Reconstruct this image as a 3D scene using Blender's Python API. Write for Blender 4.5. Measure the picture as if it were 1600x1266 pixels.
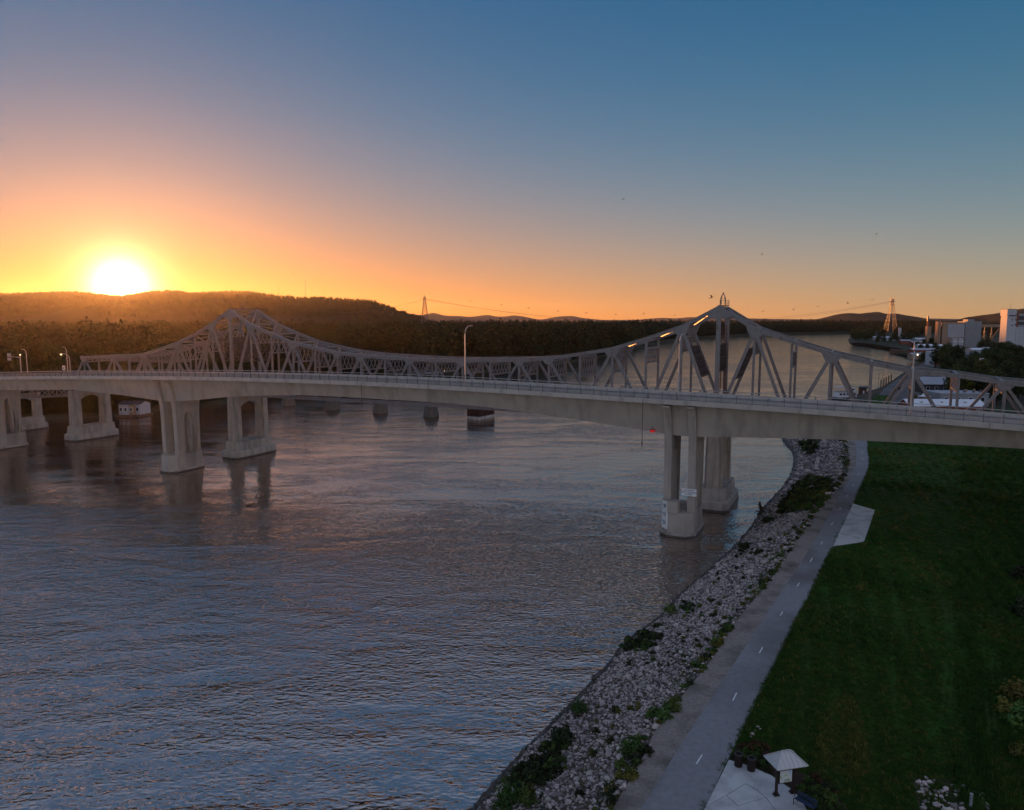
import bpy, bmesh, math, random
import numpy as np
from mathutils import Vector, Matrix, noise
from mathutils.geometry import tessellate_polygon

for o in list(bpy.data.objects):
    bpy.data.objects.remove(o, do_unlink=True)
scene = bpy.context.scene
COL = scene.collection
R = math.radians

# ------------------------------------------------------------------ camera
F, CAM_H, CX, CY = 1150.0, 40.0, 800.0, 633.0        # focal length in pixels of a 1600 px wide frame
PITCH = math.atan(135.0 / F)
cam_data = bpy.data.cameras.new('camera')
cam_data.sensor_fit = 'HORIZONTAL'
cam_data.sensor_width = 36.0
cam_data.lens = 36.0 * F / 1600.0
cam_data.clip_start = 0.5
cam_data.clip_end = 60000.0
cam = bpy.data.objects.new('camera', cam_data)
cam.location = (0, 0, CAM_H)
cam.rotation_euler = (math.pi / 2 - PITCH, 0, 0)
COL.objects.link(cam)
scene.camera = cam

# ------------------------------------------------------------------ sky, sun, exposure
SUN_AZ, SUN_EL = R(-27.7), R(2.2)                    # azimuth from +Y towards +X
sun_dir = Vector((math.sin(SUN_AZ) * math.cos(SUN_EL), math.cos(SUN_AZ) * math.cos(SUN_EL), math.sin(SUN_EL)))
world = bpy.data.worlds.new('World')
scene.world = world
world.use_nodes = True
wn, wl = world.node_tree.nodes, world.node_tree.links
wn.clear()
sky = wn.new('ShaderNodeTexSky')
sky.sky_type = 'NISHITA'
sky.sun_disc = False
sky.sun_elevation = SUN_EL
sky.sun_rotation = SUN_AZ
sky.altitude = 0.0
sky.air_density = 1.0
sky.dust_density = 0.6
sky.ozone_density = 3.0
bg = wn.new('ShaderNodeBackground')
bg.inputs['Strength'].default_value = 0.1
out = wn.new('ShaderNodeOutputWorld')
# graded by elevation and by the angle from the sun: the twilight arch and the aureole that
# forward scattering puts round a setting sun
def wmath(op, a, b=None):
    n = wn.new('ShaderNodeMath'); n.operation = op
    for k, v in ((0, a), (1, b)):
        if v is None: continue
        if isinstance(v, (int, float)): n.inputs[k].default_value = v
        else: wl.new(v, n.inputs[k])
    return n.outputs[0]
geo = wn.new('ShaderNodeTexCoord')
dot = wn.new('ShaderNodeVectorMath'); dot.operation = 'DOT_PRODUCT'
dot.inputs[1].default_value = sun_dir
wl.new(geo.outputs['Generated'], dot.inputs[0])
ang = wmath('ARCCOSINE', wmath('MINIMUM', dot.outputs['Value'], 0.9999999))
sep = wn.new('ShaderNodeSeparateXYZ'); wl.new(geo.outputs['Generated'], sep.inputs[0])
elev = wmath('MAXIMUM', wmath('ARCSINE', sep.outputs['Z']), 0.0)
def fall(v, w): return wmath('EXPONENT', wmath('DIVIDE', v, -w))
arch = wmath('MULTIPLY', fall(elev, 0.10), fall(ang, 0.8))
rest = wmath('SUBTRACT', 1.0, arch)
band = fall(elev, 0.22)
away = wmath('MINIMUM', wmath('MAXIMUM', wmath('DIVIDE', wmath('SUBTRACT', ang, 1.2), 0.9), 0.0), 1.0)
up01 = wmath('MINIMUM', wmath('MAXIMUM', wmath('DIVIDE', wmath('SUBTRACT', elev, R(20)), R(50)), 0.0), 1.0)
dome = wmath('MULTIPLY', wmath('MULTIPLY', up01, up01), wmath('SUBTRACT', 3.0, wmath('MULTIPLY', up01, 2.0)))
belt = wmath('MULTIPLY', fall(elev, 0.45), away)
srgb = wn.new('ShaderNodeSeparateColor'); wl.new(sky.outputs[0], srgb.inputs[0])
comb = wn.new('ShaderNodeCombineColor')
GRADE = ((0.028, 0.14, 0.98), (0.126, 0.20, 0.15), (0.325, 0.12, 0.01))
VENUS = (0.36, 0.24, 0.22)
DOME = (0.15, 0.165, 0.185)                             # fill added to the sky overhead to brighten level ground and water                                # VENUS is the pinkish belt opposite the sun, brightened as foreground fill
a1 = lambda w, p, s: wmath('MULTIPLY', wmath('DIVIDE', 1.0, wmath('ADD', 1.0, wmath('POWER', wmath('DIVIDE', ang, w), p))), s)
AUREOLE = ((1.0, 0.80, 0.42), (1.0, 0.45, 0.05))
core, halo = a1(R(1.55), 3.6, 2.6), a1(R(5.0), 2.4, 0.06)
for k in range(3):
    base, bnd, arc = GRADE[k]
    n_ = wmath('POWER', wmath('MULTIPLY', srgb.outputs[k], 0.1), 0.4)
    v = wmath('MULTIPLY', wmath('ADD', wmath('MULTIPLY', n_, base), wmath('MULTIPLY', band if k else wmath('MULTIPLY', band, band), bnd)), rest if k < 2 else wmath('MULTIPLY', rest, rest))
    v = wmath('ADD', v, wmath('MULTIPLY', arch, arc))
    v = wmath('ADD', v, wmath('ADD', wmath('MULTIPLY', core, AUREOLE[0][k]), wmath('MULTIPLY', halo, AUREOLE[1][k])))
    v = wmath('ADD', v, wmath('ADD', wmath('MULTIPLY', belt, VENUS[k]), wmath('MULTIPLY', dome, DOME[k])))
    wl.new(wmath('MULTIPLY', v, 10.0), comb.inputs[k])      # the background below is at strength 0.1
wl.new(comb.outputs[0], bg.inputs['Color'])
wl.new(bg.outputs[0], out.inputs['Surface'])

sun_data = bpy.data.lights.new('sun', 'SUN')
sun_data.energy = 5.0
sun_data.color = (1.0, 0.33, 0.07)
sun_data.angle = R(0.53)
sun = bpy.data.objects.new('sun', sun_data)
sun.rotation_euler = (-sun_dir).to_track_quat('-Z', 'Y').to_euler()
sun.location = (0, 0, 300)
COL.objects.link(sun)

scene.view_settings.view_transform = 'Standard'
scene.view_settings.look = 'None'
scene.view_settings.exposure = 0.72
scene.view_settings.gamma = 1.0
scene.view_settings.use_curve_mapping = False
scene.render.engine = 'CYCLES'
scene.cycles.max_bounces = 6
scene.cycles.diffuse_bounces = 3
scene.cycles.glossy_bounces = 3
scene.cycles.transmission_bounces = 3
scene.cycles.transparent_max_bounces = 6
scene.cycles.volume_bounces = 0
scene.cycles.use_denoising = True
scene.cycles.sample_clamp_indirect = 4.0

# ------------------------------------------------------------------ surveying helpers (photo pixel -> place in the world)
_c, _s = math.cos(PITCH), math.sin(PITCH)
def ray(px, py):
    x, y = (px - CX) / F, -(py - CY) / F
    return Vector((x, _c + y * _s, -_s + y * _c))
def onz(px, py, z=0.0):
    d = ray(px, py); t = (z - CAM_H) / d.z
    return Vector((0, 0, CAM_H)) + d * t
def at_y(px, py, Y):
    d = ray(px, py)
    return Vector((0, 0, CAM_H)) + d * (Y / d.y)
BA = R(25.4)                                           # the bridges' bearing
U = Vector((-math.cos(BA), math.sin(BA), 0)); N = Vector((math.sin(BA), math.cos(BA), 0))
def W(s, t, z): return U * s + N * t + Vector((0, 0, z))
def interp(x, pts):
    if x <= pts[0][0]: return pts[0][1]
    for (x0, y0), (x1, y1) in zip(pts, pts[1:]):
        if x <= x1: return y0 + (y1 - y0) * (x - x0) / (x1 - x0)
    return pts[-1][1]
def smooth_interp(x, pts):                             # Catmull-Rom through the surveyed points
    xs = [p[0] for p in pts]; ys = [p[1] for p in pts]
    if x <= xs[0]: return ys[0]
    if x >= xs[-1]: return ys[-1]
    i = max(k for k in range(len(xs) - 1) if xs[k] <= x)
    def slope(k):
        a, b = max(k - 1, 0), min(k + 1, len(xs) - 1)
        return (ys[b] - ys[a]) / (xs[b] - xs[a])
    h = xs[i + 1] - xs[i]; t = (x - xs[i]) / h
    return ((2*t**3-3*t*t+1)*ys[i] + (t**3-2*t*t+t)*h*slope(i) + (-2*t**3+3*t*t)*ys[i+1] + (t**3-t*t)*h*slope(i+1))

# ------------------------------------------------------------------ materials
def mat(name, base, rough=0.8, spec=0.3, var=0.15, scale=1.0, bump=0.0, bscale=None, metal=0.0, stains=None, randcol=0.0, emit=None, translucent=0.0, detail=5.0):
    m = bpy.data.materials.new(name); m.use_nodes = True
    nt = m.node_tree; n, l = nt.nodes, nt.links
    p = n['Principled BSDF']
    p.inputs['Roughness'].default_value = rough
    p.inputs['Specular IOR Level'].default_value = spec
    p.inputs['Metallic'].default_value = metal
    tc = n.new('ShaderNodeTexCoord')
    tex = n.new('ShaderNodeTexNoise'); tex.inputs['Scale'].default_value = scale; tex.inputs['Detail'].default_value = detail
    l.new(tc.outputs['Object'], tex.inputs['Vector'])
    ramp = n.new('ShaderNodeValToRGB')
    a = [max(0, c * (1 - var)) for c in base]; b = [min(1, c * (1 + var)) for c in base]
    ramp.color_ramp.elements[0].position = 0.3; ramp.color_ramp.elements[1].position = 0.7
    ramp.color_ramp.elements[0].color = (*a, 1); ramp.color_ramp.elements[1].color = (*b, 1)
    l.new(tex.outputs['Fac'], ramp.inputs[0])
    col = ramp.outputs[0]
    if stains:                                         # (colour, scale vector, low, high)
        sc, sv, lo, hi = stains
        mp = n.new('ShaderNodeMapping'); mp.inputs['Scale'].default_value = sv
        l.new(tc.outputs['Object'], mp.inputs['Vector'])
        t2 = n.new('ShaderNodeTexNoise'); t2.inputs['Scale'].default_value = 1.0; t2.inputs['Detail'].default_value = 6
        l.new(mp.outputs[0], t2.inputs['Vector'])
        mr = n.new('ShaderNodeMapRange'); mr.inputs[1].default_value = lo; mr.inputs[2].default_value = hi
        l.new(t2.outputs['Fac'], mr.inputs[0])
        mx = n.new('ShaderNodeMix'); mx.data_type = 'RGBA'
        l.new(mr.outputs[0], mx.inputs[0]); l.new(col, mx.inputs[6]); mx.inputs[7].default_value = (*sc, 1)
        col = mx.outputs[2]
    if randcol:
        oi = n.new('ShaderNodeObjectInfo')
        hs = n.new('ShaderNodeHueSaturation')
        mr = n.new('ShaderNodeMapRange'); mr.inputs[3].default_value = 1 - randcol; mr.inputs[4].default_value = 1 + randcol
        l.new(oi.outputs['Random'], mr.inputs[0]); l.new(mr.outputs[0], hs.inputs['Value'])
        mh = n.new('ShaderNodeMapRange'); mh.inputs[3].default_value = 0.5 - 0.07 * randcol; mh.inputs[4].default_value = 0.5 + 0.07 * randcol
        wn_ = n.new('ShaderNodeTexWhiteNoise'); wn_.noise_dimensions = '1D'
        l.new(oi.outputs['Random'], wn_.inputs['W']); l.new(wn_.outputs['Value'], mh.inputs[0]); l.new(mh.outputs[0], hs.inputs['Hue'])
        l.new(col, hs.inputs['Color']); col = hs.outputs[0]
    l.new(col, p.inputs['Base Color'])
    if bump:
        bt = n.new('ShaderNodeTexNoise'); bt.inputs['Scale'].default_value = bscale or scale * 4; bt.inputs['Detail'].default_value = 6
        l.new(tc.outputs['Object'], bt.inputs['Vector'])
        bp = n.new('ShaderNodeBump'); bp.inputs['Distance'].default_value = bump; bp.inputs['Strength'].default_value = 1.0
        l.new(bt.outputs['Fac'], bp.inputs['Height']); l.new(bp.outputs[0], p.inputs['Normal'])
    if emit:
        p.inputs['Emission Color'].default_value = (*emit[0], 1); p.inputs['Emission Strength'].default_value = emit[1]
    if translucent:
        tr = n.new('ShaderNodeBsdfTranslucent'); l.new(col, tr.inputs['Color'])
        ms = n.new('ShaderNodeMixShader'); ms.inputs[0].default_value = translucent
        l.new(p.outputs[0], ms.inputs[1]); l.new(tr.outputs[0], ms.inputs[2])
        l.new(ms.outputs[0], n['Material Output'].inputs['Surface'])
    return m
M = {}
M['concrete'] = mat('bridge_concrete', (0.41, 0.365, 0.315), 0.85, 0.25, 0.10, 0.35, 0.004, 6.0, stains=((0.23, 0.20, 0.175), (0.5, 0.5, 0.07), 0.50, 0.85))
M['concrete_pale'] = mat('parapet_concrete', (0.48, 0.445, 0.40), 0.85, 0.25, 0.10, 0.6, 0.003, 8.0, stains=((0.25, 0.22, 0.20), (0.9, 0.9, 0.15), 0.52, 0.85))
M['concrete_old'] = mat('weathered_pier_concrete', (0.44, 0.40, 0.36), 0.9, 0.2, 0.12, 0.5, 0.01, 4.0, stains=((0.20, 0.17, 0.145), (0.7, 0.7, 0.12), 0.48, 0.82))
M['steel'] = mat('grey_painted_steel', (0.19, 0.19, 0.20), 0.40, 0.5, 0.12, 1.2, 0.0, stains=((0.12, 0.075, 0.055), (1.2, 1.2, 0.4), 0.56, 0.80))
M['steel_shaded'] = mat('shaded_bracing_steel', (0.085, 0.075, 0.075), 0.65, 0.3, 0.25, 1.2)  # tower bracing: truss steel with the shade inside the towers put into its colour
M['steel_rust'] = mat('red_lead_steel', (0.13, 0.05, 0.035), 0.7, 0.3, 0.3, 1.5)
M['rail'] = mat('railing_metal', (0.12, 0.125, 0.14), 0.5, 0.4, 0.1, 2.0, metal=0.3)
M['galv'] = mat('galvanised_steel', (0.42, 0.42, 0.43), 0.45, 0.5, 0.08, 2.0, metal=0.4)
M['deck_road'] = mat('bridge_deck_surface', (0.16, 0.155, 0.15), 0.85, 0.3, 0.12, 0.8, 0.003, 12)
M['wet_concrete'] = mat('wet_stained_concrete', (0.10, 0.085, 0.07), 0.5, 0.4, 0.25, 0.8, 0.01, 4.0)
M['old_stone'] = mat('old_pier_stone', (0.13, 0.11, 0.09), 0.9, 0.2, 0.22, 0.8, 0.03, 2.0)
M['rust_wall'] = mat('rusted_sheet_piling', (0.075, 0.032, 0.024), 0.8, 0.2, 0.3, 0.6, 0.02, 3.0)
M['white'] = mat('white_board', (0.78, 0.79, 0.80), 0.6, 0.4, 0.04, 2.0)
M['ink'] = mat('dark_blue_ink', (0.03, 0.05, 0.10), 0.6, 0.3, 0.05)
M['red_lens'] = mat('red_navigation_lens', (0.5, 0.01, 0.01), 0.3, 0.5, 0.05, emit=((1.0, 0.02, 0.02), 0.15))
M['lamp_glow'] = mat('lit_lamp_glass', (0.9, 0.8, 0.6), 0.3, 0.5, 0.02, emit=((1.0, 0.75, 0.40), 4.0))
M['black'] = mat('black_rubber', (0.02, 0.02, 0.02), 0.6, 0.3, 0.1)
M['dirt'] = mat('bank_soil', (0.085, 0.068, 0.05), 0.95, 0.15, 0.35, 0.8, 0.08, 3.0)
M['rock'] = mat('riprap_stone', (0.36, 0.305, 0.275), 0.9, 0.2, 0.22, 2.0, 0.01, 8.0, randcol=0.65)
M['rock_wet'] = mat('wet_riprap_stone', (0.07, 0.06, 0.055), 0.35, 0.5, 0.2, 2.0, 0.01, 8.0, randcol=0.3)
M['gravel'] = mat('gravel_shoulder', (0.27, 0.23, 0.20), 0.95, 0.15, 0.25, 3.0, 0.03, 14.0, stains=((0.13, 0.11, 0.09), (0.35, 0.35, 0.35), 0.46, 0.72))
M['asphalt'] = mat('path_asphalt', (0.25, 0.243, 0.243), 0.88, 0.3, 0.12, 2.0, 0.006, 40.0, stains=((0.16, 0.145, 0.14), (0.10, 0.10, 0.10), 0.46, 0.66))
M['paint'] = mat('white_road_paint', (0.75, 0.75, 0.74), 0.7, 0.3, 0.06, 4.0)
M['lawn'] = mat('mown_grass', (0.028, 0.066, 0.010), 0.95, 0.1, 0.35, 0.5, 0.08, 5.0, stains=((0.06, 0.068, 0.022), (0.09, 0.09, 0.09), 0.50, 0.75))
M['grass'] = mat('grass_blades', (0.040, 0.094, 0.013), 0.8, 0.2, 0.25, 0.2, randcol=0.5)
M['ground'] = mat('town_ground', (0.06, 0.06, 0.05), 0.95, 0.1, 0.35, 0.03, 0.0, stains=((0.035, 0.05, 0.02), (0.02, 0.02, 0.02), 0.42, 0.6))
M['forest_floor'] = mat('forest_floor', (0.045, 0.045, 0.028), 0.95, 0.1, 0.3, 0.05)
M['riverbed'] = mat('riverbed_mud', (0.05, 0.045, 0.035), 0.95, 0.1, 0.2, 0.05)
M['pad'] = mat('pale_concrete_pad', (0.56, 0.55, 0.53), 0.9, 0.2, 0.07, 1.2, 0.004, 10.0, stains=((0.38, 0.37, 0.35), (0.7, 0.7, 0.7), 0.45, 0.7))
M['leaf_forest'] = mat('forest_leaves', (0.024, 0.034, 0.011), 0.75, 0.2, 0.3, 0.15, randcol=0.4, translucent=0.10)
M['leaf_tree'] = mat('tree_leaves', (0.045, 0.060, 0.018), 0.7, 0.2, 0.3, 0.3, randcol=0.35, translucent=0.25)
M['leaf_lime'] = mat('lime_green_leaves', (0.11, 0.12, 0.02), 0.7, 0.2, 0.25, 0.4, translucent=0.3)
M['leaf_shrub'] = mat('shrub_leaves', (0.075, 0.125, 0.025), 0.7, 0.25, 0.3, 0.8, randcol=0.35, translucent=0.2)
M['leaf_dark'] = mat('dark_shrub_leaves', (0.034, 0.046, 0.018), 0.75, 0.2, 0.3, 0.8, randcol=0.3, translucent=0.15)
M['leaf_yellow'] = mat('yellowing_leaves', (0.17, 0.155, 0.035), 0.7, 0.2, 0.35, 0.9, randcol=0.3, translucent=0.25)
M['bark'] = mat('bark', (0.07, 0.055, 0.042), 0.95, 0.1, 0.3, 3.0, 0.03, 10)
M['hill'] = mat('bluff_woodland', (0.030, 0.028, 0.018), 0.95, 0.05, 0.4, 0.006, 0.0)
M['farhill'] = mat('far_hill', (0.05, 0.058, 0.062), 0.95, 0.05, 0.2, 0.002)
M['brown'] = mat('brown_painted_steel', (0.032, 0.020, 0.016), 0.5, 0.4, 0.1, 3.0)
M['tan'] = mat('tan_silo_concrete', (0.36, 0.25, 0.18), 0.9, 0.15, 0.12, 0.1, stains=((0.24, 0.17, 0.12), (0.2, 0.2, 0.03), 0.5, 0.8))
M['greyclad'] = mat('grey_metal_cladding', (0.27, 0.29, 0.32), 0.6, 0.3, 0.06, 0.2)
M['paleclad'] = mat('pale_metal_cladding', (0.38, 0.40, 0.44), 0.6, 0.3, 0.06, 0.2)
M['whiteclad'] = mat('white_metal_cladding', (0.46, 0.48, 0.52), 0.6, 0.3, 0.05, 0.3)
M['whiteroof'] = mat('white_membrane_roof', (0.74, 0.76, 0.80), 0.6, 0.3, 0.06, 0.4)
M['redbrick'] = mat('red_brick', (0.22, 0.075, 0.05), 0.9, 0.15, 0.2, 1.0)
M['darkroof'] = mat('dark_roofing', (0.07, 0.07, 0.08), 0.8, 0.2, 0.15, 0.5)
M['glass'] = mat('dark_window_glass', (0.02, 0.025, 0.035), 0.08, 0.8, 0.05)
M['rustbarge'] = mat('rusty_dock_wall', (0.14, 0.07, 0.05), 0.9, 0.2, 0.3, 0.5)
M['levee'] = mat('levee_paving', (0.13, 0.125, 0.125), 0.9, 0.2, 0.15, 0.1, stains=((0.085, 0.08, 0.078), (0.06, 0.06, 0.06), 0.5, 0.75))
M['wood'] = mat('weathered_timber', (0.13, 0.085, 0.055), 0.9, 0.15, 0.3, 3.0)
M['bird'] = mat('bird_feathers', (0.03, 0.028, 0.026), 0.8, 0.2, 0.2, 8.0)

# ------------------------------------------------------------------ mesh builder
class MB:
    def __init__(s): s.v, s.f = [], []
    def add(s, vs, fs):
        b = len(s.v); s.v += [tuple(v) for v in vs]; s.f += [tuple(b + i for i in f) for f in fs]; return s
    def hexa(s, q):                                    # eight corners, bottom four then top four
        return s.add(q, [(3, 2, 1, 0), (4, 5, 6, 7), (0, 1, 5, 4), (1, 2, 6, 5), (2, 3, 7, 6), (3, 0, 4, 7)])
    def box(s, c, d, rz=0.0):
        ca, sa = math.cos(rz), math.sin(rz); q = []
        for z in (-.5, .5):
            for x, y in ((-.5, -.5), (.5, -.5), (.5, .5), (-.5, .5)):
                X, Y = x * d[0], y * d[1]
                q.append((c[0] + X * ca - Y * sa, c[1] + X * sa + Y * ca, c[2] + z * d[2]))
        return s.hexa(q)
    def bar(s, p, q, w, h, side=None):                 # w across along 'side', h in the remaining direction
        p, q = Vector(p), Vector(q); d = (q - p).normalized()
        sd = Vector(side) if side else (Vector((0, 0, 1)).cross(d) if abs(d.z) < 0.95 else Vector((1, 0, 0)))
        sd = (sd - d * sd.dot(d)).normalized(); up = d.cross(sd)
        c = []
        for e in (p, q):
            for x, y in ((-.5, -.5), (.5, -.5), (.5, .5), (-.5, .5)): c.append(e + sd * (x * w) + up * (y * h))
        return s.hexa(c)
    def tube(s, pts, r, n=8, r2=None, cap=True):
        pts = [Vector(p) for p in pts]; rings = []
        for i, p in enumerate(pts):
            d = (pts[min(i + 1, len(pts) - 1)] - pts[max(i - 1, 0)]).normalized()
            a = d.orthogonal().normalized() if abs(d.z) < 0.999 else Vector((1, 0, 0))
            a = (Vector((0, 0, 1)).cross(d)).normalized() if abs(d.z) < 0.95 else (Vector((1, 0, 0)) - d * d.x).normalized()
            b = d.cross(a); rr = r if r2 is None else r + (r2 - r) * i / (len(pts) - 1)
            rings.append([p + (a * math.cos(2 * math.pi * k / n) + b * math.sin(2 * math.pi * k / n)) * rr for k in range(n)])
        base = len(s.v)
        for rg in rings: s.v += [tuple(v) for v in rg]
        for i in range(len(rings) - 1):
            for k in range(n):
                s.f.append((base + i * n + k, base + i * n + (k + 1) % n, base + (i + 1) * n + (k + 1) % n, base + (i + 1) * n + k))
        if cap:
            s.f.append(tuple(base + k for k in range(n))[::-1]); s.f.append(tuple(base + (len(rings) - 1) * n + k for k in range(n)))
        return s
    def prism(s, poly, off):                           # planar polygon (3D points) pushed along off
        poly = [Vector(p) for p in poly]; off = Vector(off); n = len(poly)
        tris = tessellate_polygon([poly])
        vs = poly + [p + off for p in poly]
        fs = [tuple(t) for t in tris] + [tuple(n + i for i in t[::-1]) for t in tris]
        fs += [(i, (i + 1) % n, n + (i + 1) % n, n + i) for i in range(n)]
        return s.add(vs, fs)
    def loft(s, rings, cap=True):                      # list of equal-length closed rings
        b = len(s.v); n = len(rings[0])
        for rg in rings: s.v += [tuple(p) for p in rg]
        for i in range(len(rings) - 1):
            for k in range(n): s.f.append((b + i * n + k, b + i * n + (k + 1) % n, b + (i + 1) * n + (k + 1) % n, b + (i + 1) * n + k))
        if cap: s.f.append(tuple(b + k for k in range(n))[::-1]); s.f.append(tuple(b + (len(rings) - 1) * n + k for k in range(n)))
        return s
    def sheet(s, poly, z=None):
        poly = [Vector(p) if z is None else Vector((p[0], p[1], z)) for p in poly]
        fs = []
        for t in tessellate_polygon([[Vector((p.x, p.y, 0)) for p in poly]]):
            a, b_, c = (poly[i] for i in t)
            fs.append(tuple(t) if (b_ - a).cross(c - a).z > 0 else tuple(t[::-1]))
        return s.add(poly, fs)
    def mesh(s, name, m, L=(0, 0, 0), smooth=False, fix=True):
        me = bpy.data.meshes.new(name)
        Lx, Ly, Lz = L
        me.from_pydata([(x - Lx, y - Ly, z - Lz) for x, y, z in s.v], [], s.f)
        if fix:
            bm = bmesh.new(); bm.from_mesh(me); bmesh.ops.recalc_face_normals(bm, faces=bm.faces); bm.to_mesh(me); bm.free()
        me.materials.append(m)
        if smooth: me.polygons.foreach_set('use_smooth', [True] * len(me.polygons))
        me.update()
        return me
    def build(s, name, m, parent=None, L=None, smooth=False, fix=True):
        if L is None: L = world_loc(parent) if parent else (0, 0, 0)
        ob = bpy.data.objects.new(name, s.mesh(name, m, L, smooth, fix))
        COL.objects.link(ob)
        if parent: ob.parent = parent
        else: ob.location = L
        return ob
def world_loc(o):
    v = Vector((0, 0, 0))
    while o: v += o.location; o = o.parent
    return v
def tag(o, label=None, cat=None, group=None, kind=None):
    if label: o['label'] = label
    if cat: o['category'] = cat
    if group: o['group'] = group
    if kind: o['kind'] = kind
    return o
def thing(name, loc, label, cat, group=None):
    o = bpy.data.objects.new(name, None); o.empty_display_size = 0.3
    COL.objects.link(o); o.location = loc
    return tag(o, label, cat, group)
def inst(name, me, parent=None, loc=(0, 0, 0), rz=0.0, sc=1.0, rot=None):
    o = bpy.data.objects.new(name, me); COL.objects.link(o)
    if parent: o.parent = parent
    o.location = loc; o.rotation_euler = rot or (0, 0, rz)
    o.scale = (sc, sc, sc) if isinstance(sc, (int, float)) else sc
    return o
def copy_thing(o, loc, rz=0.0, sc=None, label=None, group=None):
    c = o.copy(); COL.objects.link(c); c.location = loc; c.rotation_euler = (0, 0, rz)
    if sc is not None: c.scale = (sc, sc, sc) if isinstance(sc, (int, float)) else sc
    if label: c['label'] = label
    if group: c['group'] = group
    for ch in list(o.children):
        d = ch.copy(); COL.objects.link(d); d.parent = c
        for g in ch.children:
            e = g.copy(); COL.objects.link(e); e.parent = d
    return c
def scatter(name, pts, protos, parent=None, kind='stuff', L=(0, 0, 0)):
    """one object holding many instances: pts = (location, rotation, scale, which prototype)"""
    me = bpy.data.meshes.new(name)
    me.from_pydata([tuple(Vector(p[0]) - Vector(L)) for p in pts], [], [])
    ar = me.attributes.new('rot', 'FLOAT_VECTOR', 'POINT'); ar.data.foreach_set('vector', np.array([p[1] for p in pts], 'f').ravel())
    asz = me.attributes.new('siz', 'FLOAT_VECTOR', 'POINT'); asz.data.foreach_set('vector', np.array([p[2] for p in pts], 'f').ravel())
    ai = me.attributes.new('which', 'INT', 'POINT'); ai.data.foreach_set('value', np.array([p[3] for p in pts], 'i'))
    ob = bpy.data.objects.new(name, me); COL.objects.link(ob)
    if parent: ob.parent = parent
    else: ob.location = L
    ng = bpy.data.node_groups.new(name + '_scatter', 'GeometryNodeTree')
    ng.interface.new_socket('Geometry', in_out='INPUT', socket_type='NodeSocketGeometry')
    ng.interface.new_socket('Geometry', in_out='OUTPUT', socket_type='NodeSocketGeometry')
    n, l = ng.nodes, ng.links
    gi, go = n.new('NodeGroupInput'), n.new('NodeGroupOutput')
    jn = n.new('GeometryNodeJoinGeometry')
    def attr(nm, ty):
        a = n.new('GeometryNodeInputNamedAttribute'); a.data_type = ty; a.inputs['Name'].default_value = nm; return a.outputs['Attribute']
    ra, sa, wa = attr('rot', 'FLOAT_VECTOR'), attr('siz', 'FLOAT_VECTOR'), attr('which', 'INT')
    er = n.new('FunctionNodeEulerToRotation'); l.new(ra, er.inputs[0])
    for k, pr in enumerate(protos):
        cmp_ = n.new('FunctionNodeCompare'); cmp_.data_type = 'INT'; cmp_.operation = 'EQUAL'
        l.new(wa, cmp_.inputs[2]); cmp_.inputs[3].default_value = k
        oi = n.new('GeometryNodeObjectInfo'); oi.inputs['Object'].default_value = pr; oi.inputs['As Instance'].default_value = True
        ip = n.new('GeometryNodeInstanceOnPoints')
        l.new(gi.outputs[0], ip.inputs['Points']); l.new(cmp_.outputs[0], ip.inputs['Selection'])
        l.new(oi.outputs['Geometry'], ip.inputs['Instance']); l.new(er.outputs[0], ip.inputs['Rotation']); l.new(sa, ip.inputs['Scale'])
        l.new(ip.outputs[0], jn.inputs[0])
    l.new(jn.outputs[0], go.inputs[0])
    md = ob.modifiers.new('scatter', 'NODES'); md.node_group = ng
    if kind: ob['kind'] = kind
    return ob
def proto(name, me): return bpy.data.objects.new(name, me)   # a scatter source, linked to no collection
def quads_mesh(name, centres, normals, sizes, m, rng, aspect=1.0, ncol=None):
    """many leaf-sized quads in one mesh"""
    c = np.asarray(centres, float); nn = np.asarray(normals, float); k = len(c)
    nn /= np.linalg.norm(nn, axis=1, keepdims=True) + 1e-9
    r = rng.normal(size=(k, 3)); a = np.cross(nn, r); a /= np.linalg.norm(a, axis=1, keepdims=True) + 1e-9
    b = np.cross(nn, a); sz = np.asarray(sizes, float)[:, None]
    v = np.stack([c - a * sz - b * sz * aspect * .6, c + a * sz * .3 - b * sz * aspect, c + a * sz + b * sz * aspect * .5, c - a * sz * .2 + b * sz * aspect], 1).reshape(-1, 3)
    me = bpy.data.meshes.new(name)
    me.from_pydata(v.tolist(), [], np.arange(k * 4).reshape(-1, 4).tolist())
    me.materials.append(m); me.update()
    return me
def crown_mesh(name, m, rng, n, height, radius, leaf, lobes=9, base=0.15, spiky=0.0):
    """a crown: leaves spread through a cluster of uneven lobes between base*height and height"""
    C, Nn, S = [], [], []
    ctr = []
    for i in range(lobes):
        f = (i + 0.5) / lobes
        z = height * (base + (1 - base) * (0.12 + 0.78 * f))
        rr = radius * (1.0 - 0.75 * abs(f - 0.4) ** 1.3 * 1.6) * rng.uniform(0.35, 0.75)
        th = i * 2.4 + rng.uniform(-.5, .5)
        ctr.append((rr * math.cos(th), rr * math.sin(th), z, radius * rng.uniform(0.36, 0.60), height * rng.uniform(0.11, 0.19)))
    ctr.append((0, 0, height * 0.62, radius * 0.55, height * 0.3))
    per = n // len(ctr)
    for x, y, z, rh, rv in ctr:
        d = rng.normal(size=(per, 3)); d /= np.linalg.norm(d, axis=1, keepdims=True)
        q = rng.uniform(0.62, 1.04, (per, 1))
        C.append(np.array([x, y, z]) + d * q * np.array([rh, rh, rv])); Nn.append(d + rng.normal(size=(per, 3)) * 0.7)
        S.append(rng.uniform(0.55, 1.25, per) * leaf)
    return quads_mesh(name, np.concatenate(C), np.concatenate(Nn), np.concatenate(S), m, rng)
rng = np.random.default_rng(7); rnd = random.Random(5)

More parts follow.
